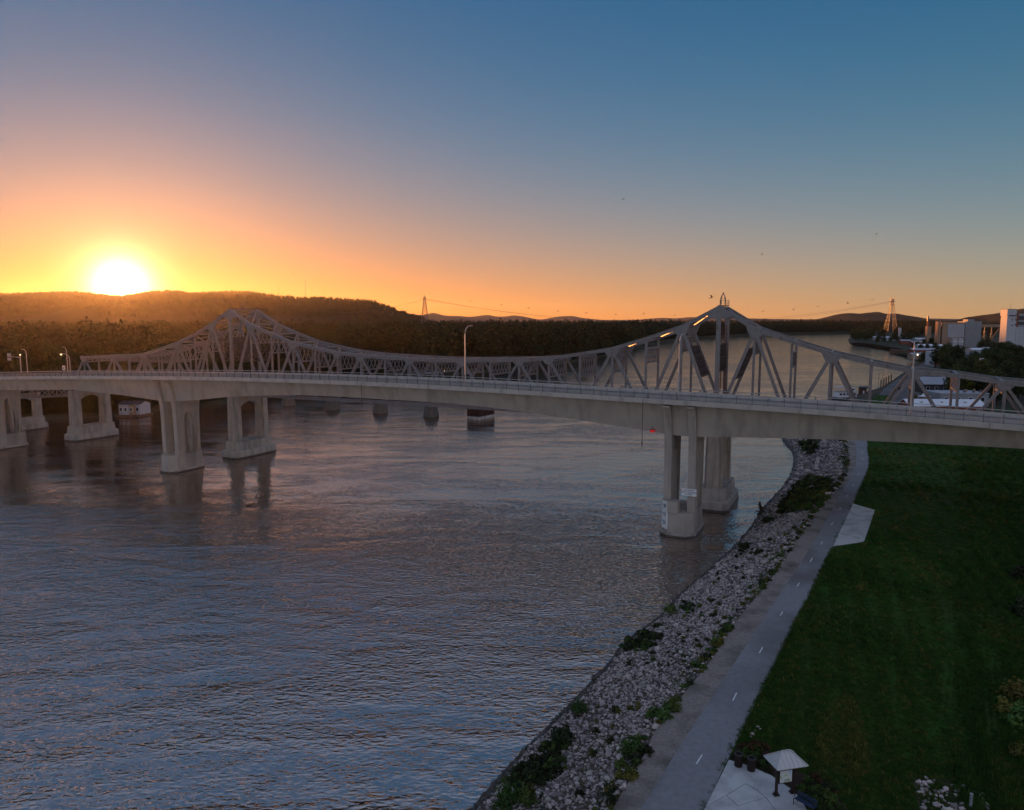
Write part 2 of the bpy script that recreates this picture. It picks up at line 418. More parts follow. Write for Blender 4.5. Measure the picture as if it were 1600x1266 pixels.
# ------------------------------------------------------------------ ground, river, banks
mb = MB(); mb.sheet([(-14000, -600), (14000, -600), (14000, 14000), (-14000, 14000)], -3.0)
tag(mb.build('ground', M['riverbed']), kind='structure')

def river_material():
    m = bpy.data.materials.new('river_water'); m.use_nodes = True
    nt = m.node_tree; n, l = nt.nodes, nt.links
    p = n['Principled BSDF']
    p.inputs['Base Color'].default_value = (0.050, 0.038, 0.031, 1)
    p.inputs['IOR'].default_value = 7.0
    p.inputs['Specular Tint'].default_value = (1.0, 0.87, 0.78, 1)          # silt
    p.inputs['Specular IOR Level'].default_value = 0.5
    tc = n.new('ShaderNodeTexCoord')
    def noise_(scale, vec_scale, detail, rz=0.0, dist=0.0):
        mp = n.new('ShaderNodeMapping'); mp.inputs['Scale'].default_value = vec_scale; mp.inputs['Rotation'].default_value = (0, 0, rz)
        l.new(tc.outputs['Object'], mp.inputs['Vector'])
        t = n.new('ShaderNodeTexNoise'); t.inputs['Scale'].default_value = scale; t.inputs['Detail'].default_value = detail
        t.inputs['Distortion'].default_value = dist
        l.new(mp.outputs[0], t.inputs['Vector']); return t.outputs['Fac']
    def math_(op, a, b):
        k = n.new('ShaderNodeMath'); k.operation = op
        for i, v in ((0, a), (1, b)):
            if isinstance(v, (int, float)): k.inputs[i].default_value = v
            else: l.new(v, k.inputs[i])
        return k.outputs[0]
    def mrange(x, a, b, c, d):
        k = n.new('ShaderNodeMapRange'); l.new(x, k.inputs[0])
        for i, v in zip((1, 2, 3, 4), (a, b, c, d)): k.inputs[i].default_value = v
        return k.outputs[0]
    rip_a = noise_(2.0, (0.50, 1.0, 1), 1.0, R(16), 0.5)              # wind ripples from two quarters, half a metre to a metre long
    rip_b = noise_(2.9, (0.55, 1.0, 1), 0.5, R(-24), 0.4)
    swell = noise_(0.22, (0.6, 1.0, 1), 1.0, R(30), 0.8)
    current = noise_(0.030, (0.5, 1.5, 1), 4.0, R(-22), 2.0)           # slicks and boils drawn out by the current
    boils = noise_(0.10, (0.7, 1.3, 1), 4.0, R(10), 2.5)
    calm = math_('MULTIPLY', mrange(current, 0.42, 0.58, 0.40, 1.15), mrange(boils, 0.36, 0.62, 0.55, 1.15))
    h = math_('ADD', math_('MULTIPLY', rip_a, 0.24), math_('MULTIPLY', rip_b, 0.13))
    h = math_('MULTIPLY', h, calm)
    h = math_('ADD', h, math_('MULTIPLY', swell, 0.26))
    sx = n.new('ShaderNodeSeparateXYZ'); l.new(tc.outputs['Object'], sx.inputs[0])
    h = math_('MULTIPLY', h, mrange(sx.outputs['Y'], 55.0, 170.0, 1.75, 0.33))      # ripples flattened with distance to brighten the far water's reflection
    bp = n.new('ShaderNodeBump'); bp.inputs['Strength'].default_value = 1.0; bp.inputs['Distance'].default_value = 1.0
    l.new(h, bp.inputs['Height']); l.new(bp.outputs[0], p.inputs['Normal'])
    l.new(mrange(current, 0.35, 0.65, 0.02, 0.08), p.inputs['Roughness'])
    return m
M['water'] = river_material()
mb = MB(); mb.sheet([(-13900, -590), (13900, -590), (13900, 13900), (-13900, 13900)], 0.0)
tag(mb.build('river', M['water']), kind='structure')

# right bank: pairs of (water's edge pixel, top-of-bank pixel)
BANK = [((560, 1500), (880, 1500)), ((640, 1390), (905, 1390)), ((735, 1266), (957, 1266)), ((800, 1190), (1000, 1193)), ((870, 1120), (1031, 1130)), ((949, 1037), (1080, 1070)),
        ((976, 1005), (1114, 1027)), ((1038, 955), (1140, 985)), ((1064, 925.6), (1163, 955)), ((1104, 893), (1196, 916)),
        ((1150, 850.6), (1229, 870)), ((1178, 817), (1251, 838)), ((1186, 803), (1268, 815)), ((1202, 784), (1281, 797)),
        ((1219.5, 765), (1298, 775)), ((1235, 743), (1312.7, 756)), ((1241, 721), (1325.4, 732)), ((1238.5, 707), (1325.4, 703.7)),
        ((1224, 689.5), (1322, 690)), ((1222, 672), (1320, 672)), ((1240, 655), (1325, 655)), ((1285, 641), (1335, 640)),
        ((1318, 629), (1350, 628)), ((1345, 615), (1366, 616)), ((1380, 604), (1394, 605)), ((1418, 578), (1430, 578)),
        ((1436, 563), (1450, 563)), ((1415, 556.5), (1440, 555.5)), ((1395, 553), (1420, 551)), ((1392, 546), (1412, 545.5)),
        ((1360, 541.5), (1372, 538.5)), ((1327, 537), (1342, 535)), ((1325, 531), (1336, 530)), ((1330, 524), (1342, 524.5)),
        ((1350, 519.8), (1358, 520.7)), ((1400, 517.5), (1402, 518.5)), ((1700, 514), (1700, 515))]
GZ = 5.0
bank_lo = [onz(*a, 0.0) for a, b in BANK]; bank_hi = [onz(*b, GZ) for a, b in BANK]
# refine
def refine(pts, k=4):
    o = []
    for i in range(len(pts) - 1):
        p0, p1, p2, p3 = pts[max(i - 1, 0)], pts[i], pts[i + 1], pts[min(i + 2, len(pts) - 1)]
        for j in range(k):
            t = j / k
            o.append(0.5 * ((2 * p1) + (p2 - p0) * t + (2 * p0 - 5 * p1 + 4 * p2 - p3) * t * t + (3 * p1 - p0 - 3 * p2 + p3) * t ** 3))
    return o + [pts[-1]]
lo_f, hi_f = refine(bank_lo[:20]), refine(bank_hi[:20])
lo_all, hi_all = lo_f + bank_lo[20:], hi_f + bank_hi[20:]
NB = 9
def bank_pt(i, f):                                   # f 0 at the water, 1 at the top; a slightly bellied slope
    a, b = lo_all[i], hi_all[i]
    p = a.lerp(b, f); p.z = GZ * (f ** 0.9)
    return p
mb = MB()
rows = []
for i in range(len(lo_all)):
    a, b = lo_all[i], hi_all[i]
    out_ = (a - b); out_.z = 0
    r = [a + out_.normalized() * 4 + Vector((0, 0, -3.2))]
    for k in range(NB):
        p = bank_pt(i, k / (NB - 1))
        if 0 < k < NB - 1: p.z += 0.25 * noise.noise(Vector((p.x * .25, p.y * .25, 1.3)))
        r.append(p)
    rows.append(r)
vs = [p for r in rows for p in r]; w = NB + 1
mb.add(vs, [(i * w + k, (i + 1) * w + k, (i + 1) * w + k + 1, i * w + k + 1) for i in range(len(rows) - 1) for k in range(w - 1)])
bank = tag(mb.build('riprap_bank', M['dirt'], L=(40, 90, 0)), kind='structure')

plateau = [Vector(p) for p in hi_all] + [Vector((13800, bank_hi[-1].y, GZ)), Vector((13800, -580, GZ)), Vector((bank_hi[0].x - 10, -580, GZ))]
mb = MB(); mb.sheet(plateau, GZ)
tag(mb.build('town_ground', M['ground']), kind='structure')

# far side: forest land
SHORE = [(-900, 700), (-400, 672), (0, 661), (120, 657), (180, 654), (240, 646), (310, 637), (362, 631), (450, 606), (600, 593), (690, 589), (760, 583), (900, 567),
         (975, 552), (1037, 534.5), (1100, 527), (1220, 521.3), (1340, 519.5), (1420, 518.2), (1600, 514.2)]
shore = [onz(px, py, 0) for px, py in SHORE]
inner = []
for i, p in enumerate(shore):
    d = (shore[min(i + 1, len(shore) - 1)] - shore[max(i - 1, 0)]).normalized()
    inner.append(Vector((p.x - d.y * 5, p.y + d.x * 5, 1.8)))
mb = MB()
k = len(shore)
mb.add([p + Vector((0, 0, -2.5)) for p in shore] + inner, [(i, i + 1, k + i + 1, k + i) for i in range(k - 1)])
mb.sheet(inner + [Vector((13700, inner[-1].y + 20, 1.8)), Vector((13700, 13700, 1.8)), Vector((-13700, 13700, 1.8)), Vector((-13700, inner[0].y, 1.8))], 1.8)
tag(mb.build('forest_land', M['forest_floor']), kind='structure')

# gravel shoulder, cycle path, lawn
hi_near = hi_f[:]
PATH_L = [(905, 1420), (1000, 1266), (1097, 1113), (1186, 978), (1245, 889), (1277, 838), (1301, 795), (1318, 764), (1331.7, 738.5), (1338, 719.5), (1336.5, 691), (1332, 672), (1336, 655)]
PATH_R = [(1010, 1420), (1099, 1266), (1138.5, 1185), (1229.5, 1000), (1290.6, 877.5), (1301.7, 853.8), (1333, 787.4), (1346, 759), (1357, 733.7), (1358.5, 718), (1355, 692.6), (1349, 672), (1351, 655)]
pl_ = refine([onz(*p, GZ) for p in PATH_L], 5); pr_ = refine([onz(*p, GZ) for p in PATH_R], 5)
def strip(a, b, z):
    m_ = MB(); n_ = min(len(a), len(b))
    m_.add([Vector((p.x, p.y, z)) for p in a[:n_]] + [Vector((p.x, p.y, z)) for p in b[:n_]], [(i, i + 1, n_ + i + 1, n_ + i) for i in range(n_ - 1)])
    return m_
grav = [Vector((p.x, p.y, 0)) for p in hi_near[2:]]
m_ = MB(); m_.sheet([Vector((p.x, p.y, GZ + .006)) for p in hi_near[:77]] + [Vector((p.x + .3, p.y, GZ + .006)) for p in reversed(pl_)], GZ + .006)
tag(m_.build('gravel_shoulder', M['gravel']), kind='structure')
path = tag(strip(pl_, pr_, GZ + 0.030).build('cycle_path', M['asphalt']), kind='structure')
mbe = MB()                                              # the asphalt's edge, 5 cm proud of the ground
for e in (pl_, pr_):
    for a, b in zip(e, e[1:]): mbe.add([(a.x, a.y, GZ - .02), (b.x, b.y, GZ - .02), (b.x, b.y, GZ + .03), (a.x, a.y, GZ + .03)], [(0, 1, 2, 3)])
mbe.build('asphalt_edge', M['asphalt'], path)
DASH = [((1088, 1194.5), (1097, 1180)), ((1145, 1095.5), (1151, 1083)), ((1186.5, 1021), (1191.5, 1012)), ((1219, 962.5), (1223, 956)), ((1245.5, 917), (1249, 911)), ((1266, 878.5), (1269, 872)),
        ((1282.6, 851), (1285, 846.5)), ((1299, 821), (1301.2, 816.8)), ((1311.5, 797), (1314, 794)), ((1322.5, 776.5), (1324.5, 774)), ((1332.5, 759), (1334, 757)), ((1340, 742.5), (1341.5, 741)),
        ((1347.5, 719), (1347.8, 717)), ((1347.2, 708), (1347, 706)), ((1346.5, 696), (1346.2, 694.5))]
for a, b in DASH:
    p, q = onz(*a, GZ), onz(*b, GZ); d = (q - p).normalized(); sd = Vector((-d.y, d.x, 0)) * 0.055
    c_ = (p + q) / 2; z = GZ + 0.036
    m_ = MB(); m_.add([Vector((v.x, v.y, z)) for v in (p - sd, p + sd, q + sd, q - sd)], [(0, 1, 2, 3)])
    m_.build('lane_dash', M['paint'], path)
lawn_poly = [Vector((p.x, p.y, 0)) for p in pr_] + [onz(1420, 655, GZ), onz(1700, 662, GZ), onz(2100, 800, GZ), onz(2300, 1420, GZ)]
# the lawn as a gently uneven sheet
mb = MB(); mb.sheet(lawn_poly, GZ + .012)
lawn_o = mb.build('lawn', M['lawn']); tag(lawn_o, kind='structure')
def inside(p, poly):
    c = False; n_ = len(poly)
    for i in range(n_):
        a, b = poly[i], poly[i - 1]
        if (a.y > p[1]) != (b.y > p[1]) and p[0] < (b.x - a.x) * (p[1] - a.y) / (b.y - a.y) + a.x: c = not c
    return c

# ------------------------------------------------------------------ hills
def ridge(name, prof, D, depth, m, base=0.0, rough=8.0, nscale=0.004, step=6, bulge=1.0, kind='structure', nv=15):
    xs = np.arange(prof[0][0], prof[-1][0] + .1, step)
    vs = []
    for px in xs:
        py = smooth_interp(px, prof)
        for j in range(nv):
            v = -1 + 2 * j / (nv - 1)
            crest = at_y(px, py, D)
            y = D + v * depth
            sh = (1 - abs(v) ** bulge) if v < 0 else (1 - v * v)
            p = Vector((crest.x * (1 + 0.15 * v * depth / D), y, base + (crest.z - base) * max(sh, 0)))
            p.z += rough * (1 - sh) * sh * 3.2 * noise.noise(Vector((p.x * nscale, p.y * nscale, 4.1))) + rough * .35 * sh * (1 - sh) * 4 * noise.noise(Vector((p.x * nscale * 4, p.y * nscale * 4, 1.1)))
            vs.append(p)
    mb = MB(); k = len(xs)
    mb.add(vs, [(i * nv + j, (i + 1) * nv + j, (i + 1) * nv + j + 1, i * nv + j + 1) for i in range(k - 1) for j in range(nv - 1)])
    o = mb.build(name, m, smooth=True); tag(o, kind=kind)
    return o, vs
BLUFF = [(-520, 470), (-300, 456), (-150, 460), (0, 463), (60, 461.5), (115, 460.5), (150, 463.5), (180, 466.5), (210, 465), (232, 461), (265, 458), (300, 462), (330, 461), (385, 460), (420, 464), (470, 468.5), (500, 468.5), (560, 472), (585, 474), (600, 480), (620, 488), (640, 495), (665, 502)]
bluff, bluff_v = ridge('river_bluff_hill', BLUFF, 3500, 1100, M['hill'], 2, 55, 0.0035, 4, 1.25, nv=25)
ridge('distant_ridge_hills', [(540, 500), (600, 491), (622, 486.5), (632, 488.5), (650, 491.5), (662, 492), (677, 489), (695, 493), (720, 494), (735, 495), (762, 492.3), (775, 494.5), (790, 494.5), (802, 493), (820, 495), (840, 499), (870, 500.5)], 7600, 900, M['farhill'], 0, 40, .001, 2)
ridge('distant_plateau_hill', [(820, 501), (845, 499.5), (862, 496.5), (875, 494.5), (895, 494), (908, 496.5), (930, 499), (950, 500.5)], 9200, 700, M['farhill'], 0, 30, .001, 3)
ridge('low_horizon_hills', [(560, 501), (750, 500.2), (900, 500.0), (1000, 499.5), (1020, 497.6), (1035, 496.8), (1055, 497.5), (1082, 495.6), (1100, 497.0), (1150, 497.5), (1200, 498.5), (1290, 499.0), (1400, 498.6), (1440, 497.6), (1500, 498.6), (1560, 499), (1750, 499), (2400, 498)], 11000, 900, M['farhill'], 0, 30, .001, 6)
HILL_R = [(1235, 502), (1290, 497.7), (1308, 493), (1324, 489.5), (1340, 490), (1354, 490.6), (1360, 488.5), (1374, 487.7), (1382.5, 490.4), (1392, 490), (1404, 490.5), (1418, 494.5), (1432, 500), (1445, 503)]
ridge('wooded_hill', HILL_R, 5200, 700, M['hill'], 0, 35, .002, 3)
ridge('bluff_behind_elevators', [(1520, 505), (1537, 503), (1547, 497), (1553, 492.5), (1566, 490.5), (1585, 488), (1600, 485), (1640, 478), (1750, 470), (1900, 474), (2100, 480)], 4300, 700, M['hill'], 0, 40, .002, 4)

# ------------------------------------------------------------------ haze (sky outside it)
haze_m = bpy.data.materials.new('river_haze'); haze_m.use_nodes = True
hn = haze_m.node_tree.nodes; hl = haze_m.node_tree.links
hn.remove(hn['Principled BSDF'])
pv = hn.new('ShaderNodeVolumePrincipled')
pv.inputs['Color'].default_value = (0.95, 0.93, 0.92, 1)
pv.inputs['Density'].default_value = 0.000016
pv.inputs['Anisotropy'].default_value = 0.78
hl.new(pv.outputs[0], hn['Material Output'].inputs['Volume'])
mb = MB(); mb.box((0, 6700, 148), (28400, 14800, 304))
tag(mb.build('haze', haze_m), kind='stuff')

# ------------------------------------------------------------------ woods
forest_protos = [proto('forest_tree', crown_mesh('forest_crown', M['leaf_forest'], rng, 620, 27 + 2 * k % 5, 6.5 + (k % 3), 0.75, 9, 0.04)) for k in range(5)]
land_poly = inner + [Vector((3000, 13000, 0)), Vector((-9000, 13000, 0)), Vector((-9000, inner[0].y, 0))]
pts = []
def add_tree(x, y, sc, z=1.5):
    pts.append(((x, y, z), (0, 0, rnd.uniform(0, 6.28)), (sc * rnd.uniform(.85, 1.2), sc * rnd.uniform(.85, 1.2), sc * rnd.uniform(.85, 1.12)), rnd.randrange(5)))
fine = refine(inner, 10)
for i in range(len(fine) - 1):                          # the front ranks along the shore
    a, b = fine[i], fine[i + 1]; L_ = (b - a).length; d = (b - a).normalized()
    if a.y > 3600 or a.x < -900: continue
    for rank in range(12):
        for q in range(max(1, int(L_ / 8.5))):
            t = (q + rnd.random()) / max(1, int(L_ / 8.5)); off = 5 + rank * 8 + rnd.uniform(-3, 3)
            p = a.lerp(b, t) + Vector((-d.y, d.x, 0)) * off
            if p.y > 3600 or p.x > 1500: continue
            add_tree(p.x, p.y, (0.55 if rank == 0 else rnd.uniform(.8, 1.1)))
tries = 0
while tries < 5200:
    tries += 1
    Y = 300 + 3000 * rnd.random() ** 1.5; px = rnd.uniform(-260, 1450)
    x = (px - CX) / F * Y
    if inside((x, Y), land_poly): add_tree(x, Y, rnd.uniform(.85, 1.15))
tag(scatter('riverside_forest', pts, forest_protos), kind='stuff')
# trees that cover the bluff
pts = []
bv = [v for i, v in enumerate(bluff_v)]
nvb = 25; ncol_ = len(bv) // nvb
for q in range(9000):
    i = rnd.randrange(ncol_ - 1); j = rnd.uniform(3, 13.2) if q > 1800 else rnd.uniform(11.4, 12.5)
    j0 = int(j); a = bv[i * nvb + j0].lerp(bv[i * nvb + j0 + 1], j - j0); b = bv[(i + 1) * nvb + j0].lerp(bv[(i + 1) * nvb + j0 + 1], j - j0)
    p = a.lerp(b, rnd.random())
    if p.x > 450 / F * -3500 + 200 and q <= 1800: continue
    sc = rnd.uniform(.35, .75)
    pts.append(((p.x, p.y, p.z - 3), (0, 0, rnd.uniform(0, 6.28)), (sc * 1.5, sc * 1.5, sc), rnd.randrange(5)))
tag(scatter('bluff_woods', pts, forest_protos), kind='stuff')
# the wooded strip on the far horizon of the river
# ------------------------------------------------------------------ new concrete box-girder bridge
T0, T1 = 130.8, 144.2                                   # near and far edges of the deck
FB = [(-80, 20.6), (-60, 21.4), (-22, 23.3), (9, 24.25), (40, 24.8), (66, 25.25), (92, 25.45), (114, 25.35), (142, 24.95), (175, 24.1), (200, 23.3), (229, 22.1), (260, 20.7), (300, 18.8)]
SOF = [(-80, 18.0), (-60, 19.0), (-40, 19.9), (-23, 20.2), (0, 19.85), (9, 19.5), (20, 19.0), (29, 18.6), (37, 19.3), (46, 20.1), (56, 20.9), (67, 21.75), (78, 22.15), (94, 22.25), (119, 22.1), (139, 20.9), (152, 19.5), (163, 18.5), (172, 18.9), (183, 19.45), (201, 19.9), (215, 19.4), (232, 18.7), (240, 18.6), (262, 18.0), (300, 16.2)]
fb = lambda s: smooth_interp(s, FB)
sof = lambda s: smooth_interp(s, SOF)
nb = thing('road_bridge', W(95, 137.5, 0), 'long pale concrete girder bridge crossing in front of the steel truss bridge', 'bridge')
S = [s for s in np.arange(-78, 292.1, 2.0)]
nb_o = world_loc(nb)
def sweep(section, ss=S):                               # section(s) -> ring of (t, z)
    return MB().loft([[W(s, t, z) for t, z in section(s)] for s in ss])
sweep(lambda s: [(133.0, fb(s) + .02), (134.0, sof(s)), (141.0, sof(s)), (142.0, fb(s) + .02)]).build('box_girder', M['concrete'], nb)
sweep(lambda s: [(T0 + .45, fb(s) + .05), (133.0, fb(s) - .25), (142.0, fb(s) - .25), (T1 - .45, fb(s) + .05), (T1 - .45, fb(s) + .34), (T0 + .45, fb(s) + .34)]).build('deck_slab', M['concrete'], nb)
# fascia beams in cast lengths, with an open joint between them
seg = 12.0
s0 = -78.0
while s0 < 290:
    ss = [s0 + .02 + (seg - .04) * k / 6 for k in range(7)]
    sweep(lambda s: [(T0, fb(s)), (T0 + .44, fb(s)), (T0 + .44, fb(s) + .78), (T0 + .10, fb(s) + .84), (T0, fb(s) + .80)], ss).build('fascia_beam', M['concrete_pale'], nb)
    sweep(lambda s: [(T1 - .44, fb(s)), (T1, fb(s)), (T1, fb(s) + 1.15), (T1 - .25, fb(s) + 1.20), (T1 - .36, fb(s) + .75)], ss).build('far_barrier', M['concrete_pale'], nb)
    sweep(lambda s: [(134.3, fb(s) + .345), (134.8, fb(s) + .345), (134.68, fb(s) + 1.15), (134.4, fb(s) + 1.2)], ss).build('inner_barrier', M['concrete_pale'], nb)
    s0 += seg
sweep(lambda s: [(134.81, fb(s) + .345), (T1 - .46, fb(s) + .345), (T1 - .46, fb(s) + .36), (134.81, fb(s) + .36)]).build('road_surface', M['deck_road'], nb)
sweep(lambda s: [(T0 + .46, fb(s) + .345), (134.29, fb(s) + .345), (134.29, fb(s) + .355), (T0 + .46, fb(s) + .355)]).build('walkway_surface', M['concrete_pale'], nb)
# road lines
for t in (135.6, 142.9):
    sweep(lambda s: [(t, fb(s) + .3615), (t + .12, fb(s) + .3615), (t + .12, fb(s) + .3625), (t, fb(s) + .3625)]).build('edge_line', M['paint'], nb)
# near railing: posts, rails, pickets
post_me = MB().box((0, 0, .66), (.10, .12, 1.32)).box((0, 0, 1.34), (.14, .16, .05)).box((0, 0, .02), (.22, .22, .04)).mesh('rail_post', M['rail'])
rs = np.arange(-77, 291, 2.6)
for s in rs:
    p = W(s, T0 + .22, fb(s) + .82) - nb_o
    inst('rail_post', post_me, nb, p, -BA)
def railing(t, z0, name, hgt, th):
    m_ = MB()
    for a, b in zip(rs, rs[1:]):
        m_.bar(W(a + .06, t, fb(a) + z0 + hgt), W(b - .06, t, fb(b) + z0 + hgt), th, th)
    m_.build(name, M['galv'] if name == 'top_rail' else M['rail'], nb)
railing(T0 + .22, .82, 'top_rail', 1.27, .09)
railing(T0 + .22, .82, 'lower_rail', .14, .05)
railing(T0 + .22, .82, 'middle_rail', .98, .05)
m_ = MB()
for a, b in zip(rs, rs[1:]):
    k = 16
    for j in range(1, k):
        s = a + (b - a) * j / k
        p = W(s, T0 + .22, fb(s) + .96)
        m_.box((p.x, p.y, p.z + .42), (.028, .05, .84), -BA)
tag(m_.build('railing_picket', M['rail'], nb, fix=False), kind='stuff')
# rail on the far barrier
nub = MB().box((0, 0, .22), (.16, .12, .44)).box((0, 0, .46), (.20, .16, .06)).mesh('far_rail_post', M['rail'])
for s in np.arange(-76, 290, 5.2):
    inst('far_rail_post', nub, nb, W(s, T1 - .2, fb(s) + 1.17) - nb_o, -BA)
m_ = MB()
ss = np.arange(-78, 292.1, 4)
for a, b in zip(ss, ss[1:]): m_.bar(W(a, T1 - .2, fb(a) + 1.62), W(b, T1 - .2, fb(b) + 1.62), .10, .12)
m_.build('far_top_rail', M['galv'], nb)
# piers: twin walls, each with an arched opening and legs that flare out to the deck's edge
TC = 137.5
def wall_outline(zb, zt, zspring, zflare):
    pts = []
    fr = [(133.95, zb), (133.85, zflare)]
    for k in range(1, 9):
        a = k / 8 * math.pi / 2
        fr.append((133.85 - 2.85 * (1 - math.cos(a)), zflare + (zt - .3 - zflare) * math.sin(a)))
    fr.append((130.98, zt))
    arch = []
    hw = 1.25
    arch.append((TC - hw, zb)); arch.append((TC - hw, zspring))
    for k in range(1, 6):
        a = k / 6 * math.pi / 2
        arch.append((TC - hw * math.cos(a), zspring + 2.2 * math.sin(a)))
    top = [(TC, zspring + 2.2)]
    right = [(2 * TC - t, z) for t, z in reversed(arch)]
    back = [(2 * TC - t, z) for t, z in reversed(fr)]
    return fr, arch, top, right, back
def girder_pier(sc, name, zb=4.5, gap=4.45, thick=1.4, single=False, nose=False, zspring=13.5):
    zt = fb(sc) - .26
    pr = tag_part = bpy.data.objects.new('pier', None); COL.objects.link(pr); pr.parent = nb
    pr.location = W(sc, TC, 0) - nb_o
    Lp = W(sc, TC, 0)
    fr, arch, top, right, back = wall_outline(zb, zt, zspring, zb + 8.8)
    out_ = fr + back + right + top + arch[::-1]
    clean = [out_[0]]
    for p in out_[1:]:
        if abs(p[0] - clean[-1][0]) + abs(p[1] - clean[-1][1]) > 1e-3: clean.append(p)
    for ds in ((0,) if single else (-gap / 2, gap / 2)):
        m_ = MB()
        w = 5.4 if single else thick
        m_.prism([W(sc + ds - w / 2, t, z) for t, z in clean], U * w)
        m_.build('pier_wall', M['concrete'], pr, Lp)
        m2 = MB()                                       # shallow pilasters on both faces of each leg
        for t in (134.75, 135.6, 139.4, 140.25):
            for sd in (-1, 1): m2.box(W(sc + ds + sd * (w / 2 + .03), t, (zb + zspring) / 2 + 1), (.08, .5, zspring - zb + 2), -BA)
        m2.build('pilaster', M['concrete'], pr, Lp)
    def octo(hs, ha, hb, ch, z): return [W(sc + a, TC + b, z) for a, b in ((-hs, -ha + ch), (-hs + ch, -ha), (hs - ch, -ha), (hs, -ha + ch), (hs, hb - ch), (hs - ch, hb), (-hs + ch, hb), (-hs, hb - ch))]
    m_ = MB().loft([octo(3.05, 5.45, 5.45, 1.5, .5), octo(2.85, 5.25, 5.25, 1.4, zb)])
    m_.build('footing', M['concrete'], pr, Lp)
    MB().loft([octo(3.3, 5.75, 5.75, 1.6, -3), octo(3.3, 5.75, 5.75, 1.6, .75)]).build('plinth', M['concrete_old'], pr, Lp)
    MB().loft([octo(3.32, 5.77, 5.77, 1.6, -1), octo(3.32, 5.77, 5.77, 1.6, .32)]).build('waterline_stain', M['wet_concrete'], pr, Lp)
    return pr, Lp
pier_r, L_r = girder_pier(29.3, 'R')
pier_l, L_l = girder_pier(163.0, 'L')
girder_pier(240.5, 'LL', single=False, gap=3.4, thick=2.0)
girder_pier(-62.0, 'far R', zb=5.2)
# raised nose with the clearance gauge on the right river pier
sc = 29.3
nose = [W(sc + a, TC + b, 0) for a, b in ((3.0, -3.3), (3.0, -4.1), (1.7, -5.45), (-.2, -5.45), (-.2, -3.6), (.6, -3.3))]
nz0, nz1 = 4.52, 6.6
MB().loft([[p + Vector((0, 0, nz0 - .05)) for p in nose], [p + Vector((0, 0, nz1)) for p in nose]]).build('nose_block', M['concrete'], pier_r, L_r)
A_, B_ = W(sc + 3.06, TC - 4.02, 0), W(sc + 1.66, TC - 5.47, 0)
# gauge board on the chamfer
d_ = (B_ - A_).normalized(); nrm = Vector((d_.y, -d_.x, 0))
if nrm.dot(-N) < 0: nrm = -nrm
def text(body, size, loc, rot, m, parent, name='lettering', ext=.004, align='CENTER'):
    cu = bpy.data.curves.new(name, 'FONT'); cu.body = body; cu.size = size; cu.extrude = ext
    cu.align_x = align; cu.align_y = 'CENTER'; cu.space_line = 0.95
    cu.materials.append(m)
    o = bpy.data.objects.new(name, cu); COL.objects.link(o); o.parent = parent
    COL.objects.unlink(o); dg = None
    bpy.context.view_layer.update()
    me = bpy.data.meshes.new_from_object(o); bpy.data.objects.remove(o)
    o = bpy.data.objects.new(name, me); COL.objects.link(o); o.parent = parent
    o.location = Vector(loc) - world_loc(parent); o.rotation_euler = rot
    return o
def facing(nv): return (math.pi / 2, 0, math.atan2(nv.x, -nv.y))
g0, g1 = A_ + nrm * .12, B_ + nrm * .12
g1 = g0.lerp(g1, .95); g0 = g0.lerp(g1, .12)
gb = MB().add([g0 + Vector((0, 0, 1.3)), g1 + Vector((0, 0, 1.3)), g1 + Vector((0, 0, 6.5)) - nrm * .03, g0 + Vector((0, 0, 6.5)) - nrm * .03], [(0, 1, 2, 3)])
q = gb.v[:]
gb = MB().hexa([Vector(q[0]) - nrm * .3, Vector(q[1]) - nrm * .3, q[1], q[0], Vector(q[3]) - nrm * .3, Vector(q[2]) - nrm * .3, q[2], q[3]])
gauge = gb.build('gauge_board', M['white'], pier_r, L_r)
def gparent(o): return o
mid = g0.lerp(g1, .58) + nrm * .015
for z, tx in ((5.55, '40'), (3.95, '45'), (2.4, '50')):
    text(tx, .95, mid + Vector((0, 0, z)), facing(nrm), M['ink'], gauge, 'numeral')
    e = g0.lerp(g1, .10) + nrm * .012
    MB().box(tuple(e + Vector((0, 0, z + .2))), (.34, .03, .10), math.atan2(d_.y, d_.x)).build('tick_mark', M['ink'], gauge)
    for dz in (-.55, .85):
        MB().box(tuple(g0.lerp(g1, .05) + nrm * .012 + Vector((0, 0, z + dz))), (.18, .03, .07), math.atan2(d_.y, d_.x)).build('tick_mark', M['ink'], gauge)
# white notice hung across the right wall's front leg
npz = 8.3
nc = W(29.3 - 1.9, 133.5, npz)
notice = thing('notice_board', nc, 'white notice board with dark blue lettering on the front leg of the right river pier', 'sign')
MB().box((0, 0, 0), (2.7, .08, 1.35), -BA).build('board', M['white'], notice, (0, 0, 0))
MB().box((0, 0, -.5), (2.5, .10, .08), -BA).box((0, 0, .5), (2.5, .10, .08), -BA).build('backing_bar', M['galv'], notice, tuple(-N * .09))
text('NO WAKE\nSTAY AROUND\n50 FEET', .40, nc - N * .055, facing(-N), M['ink'], notice)
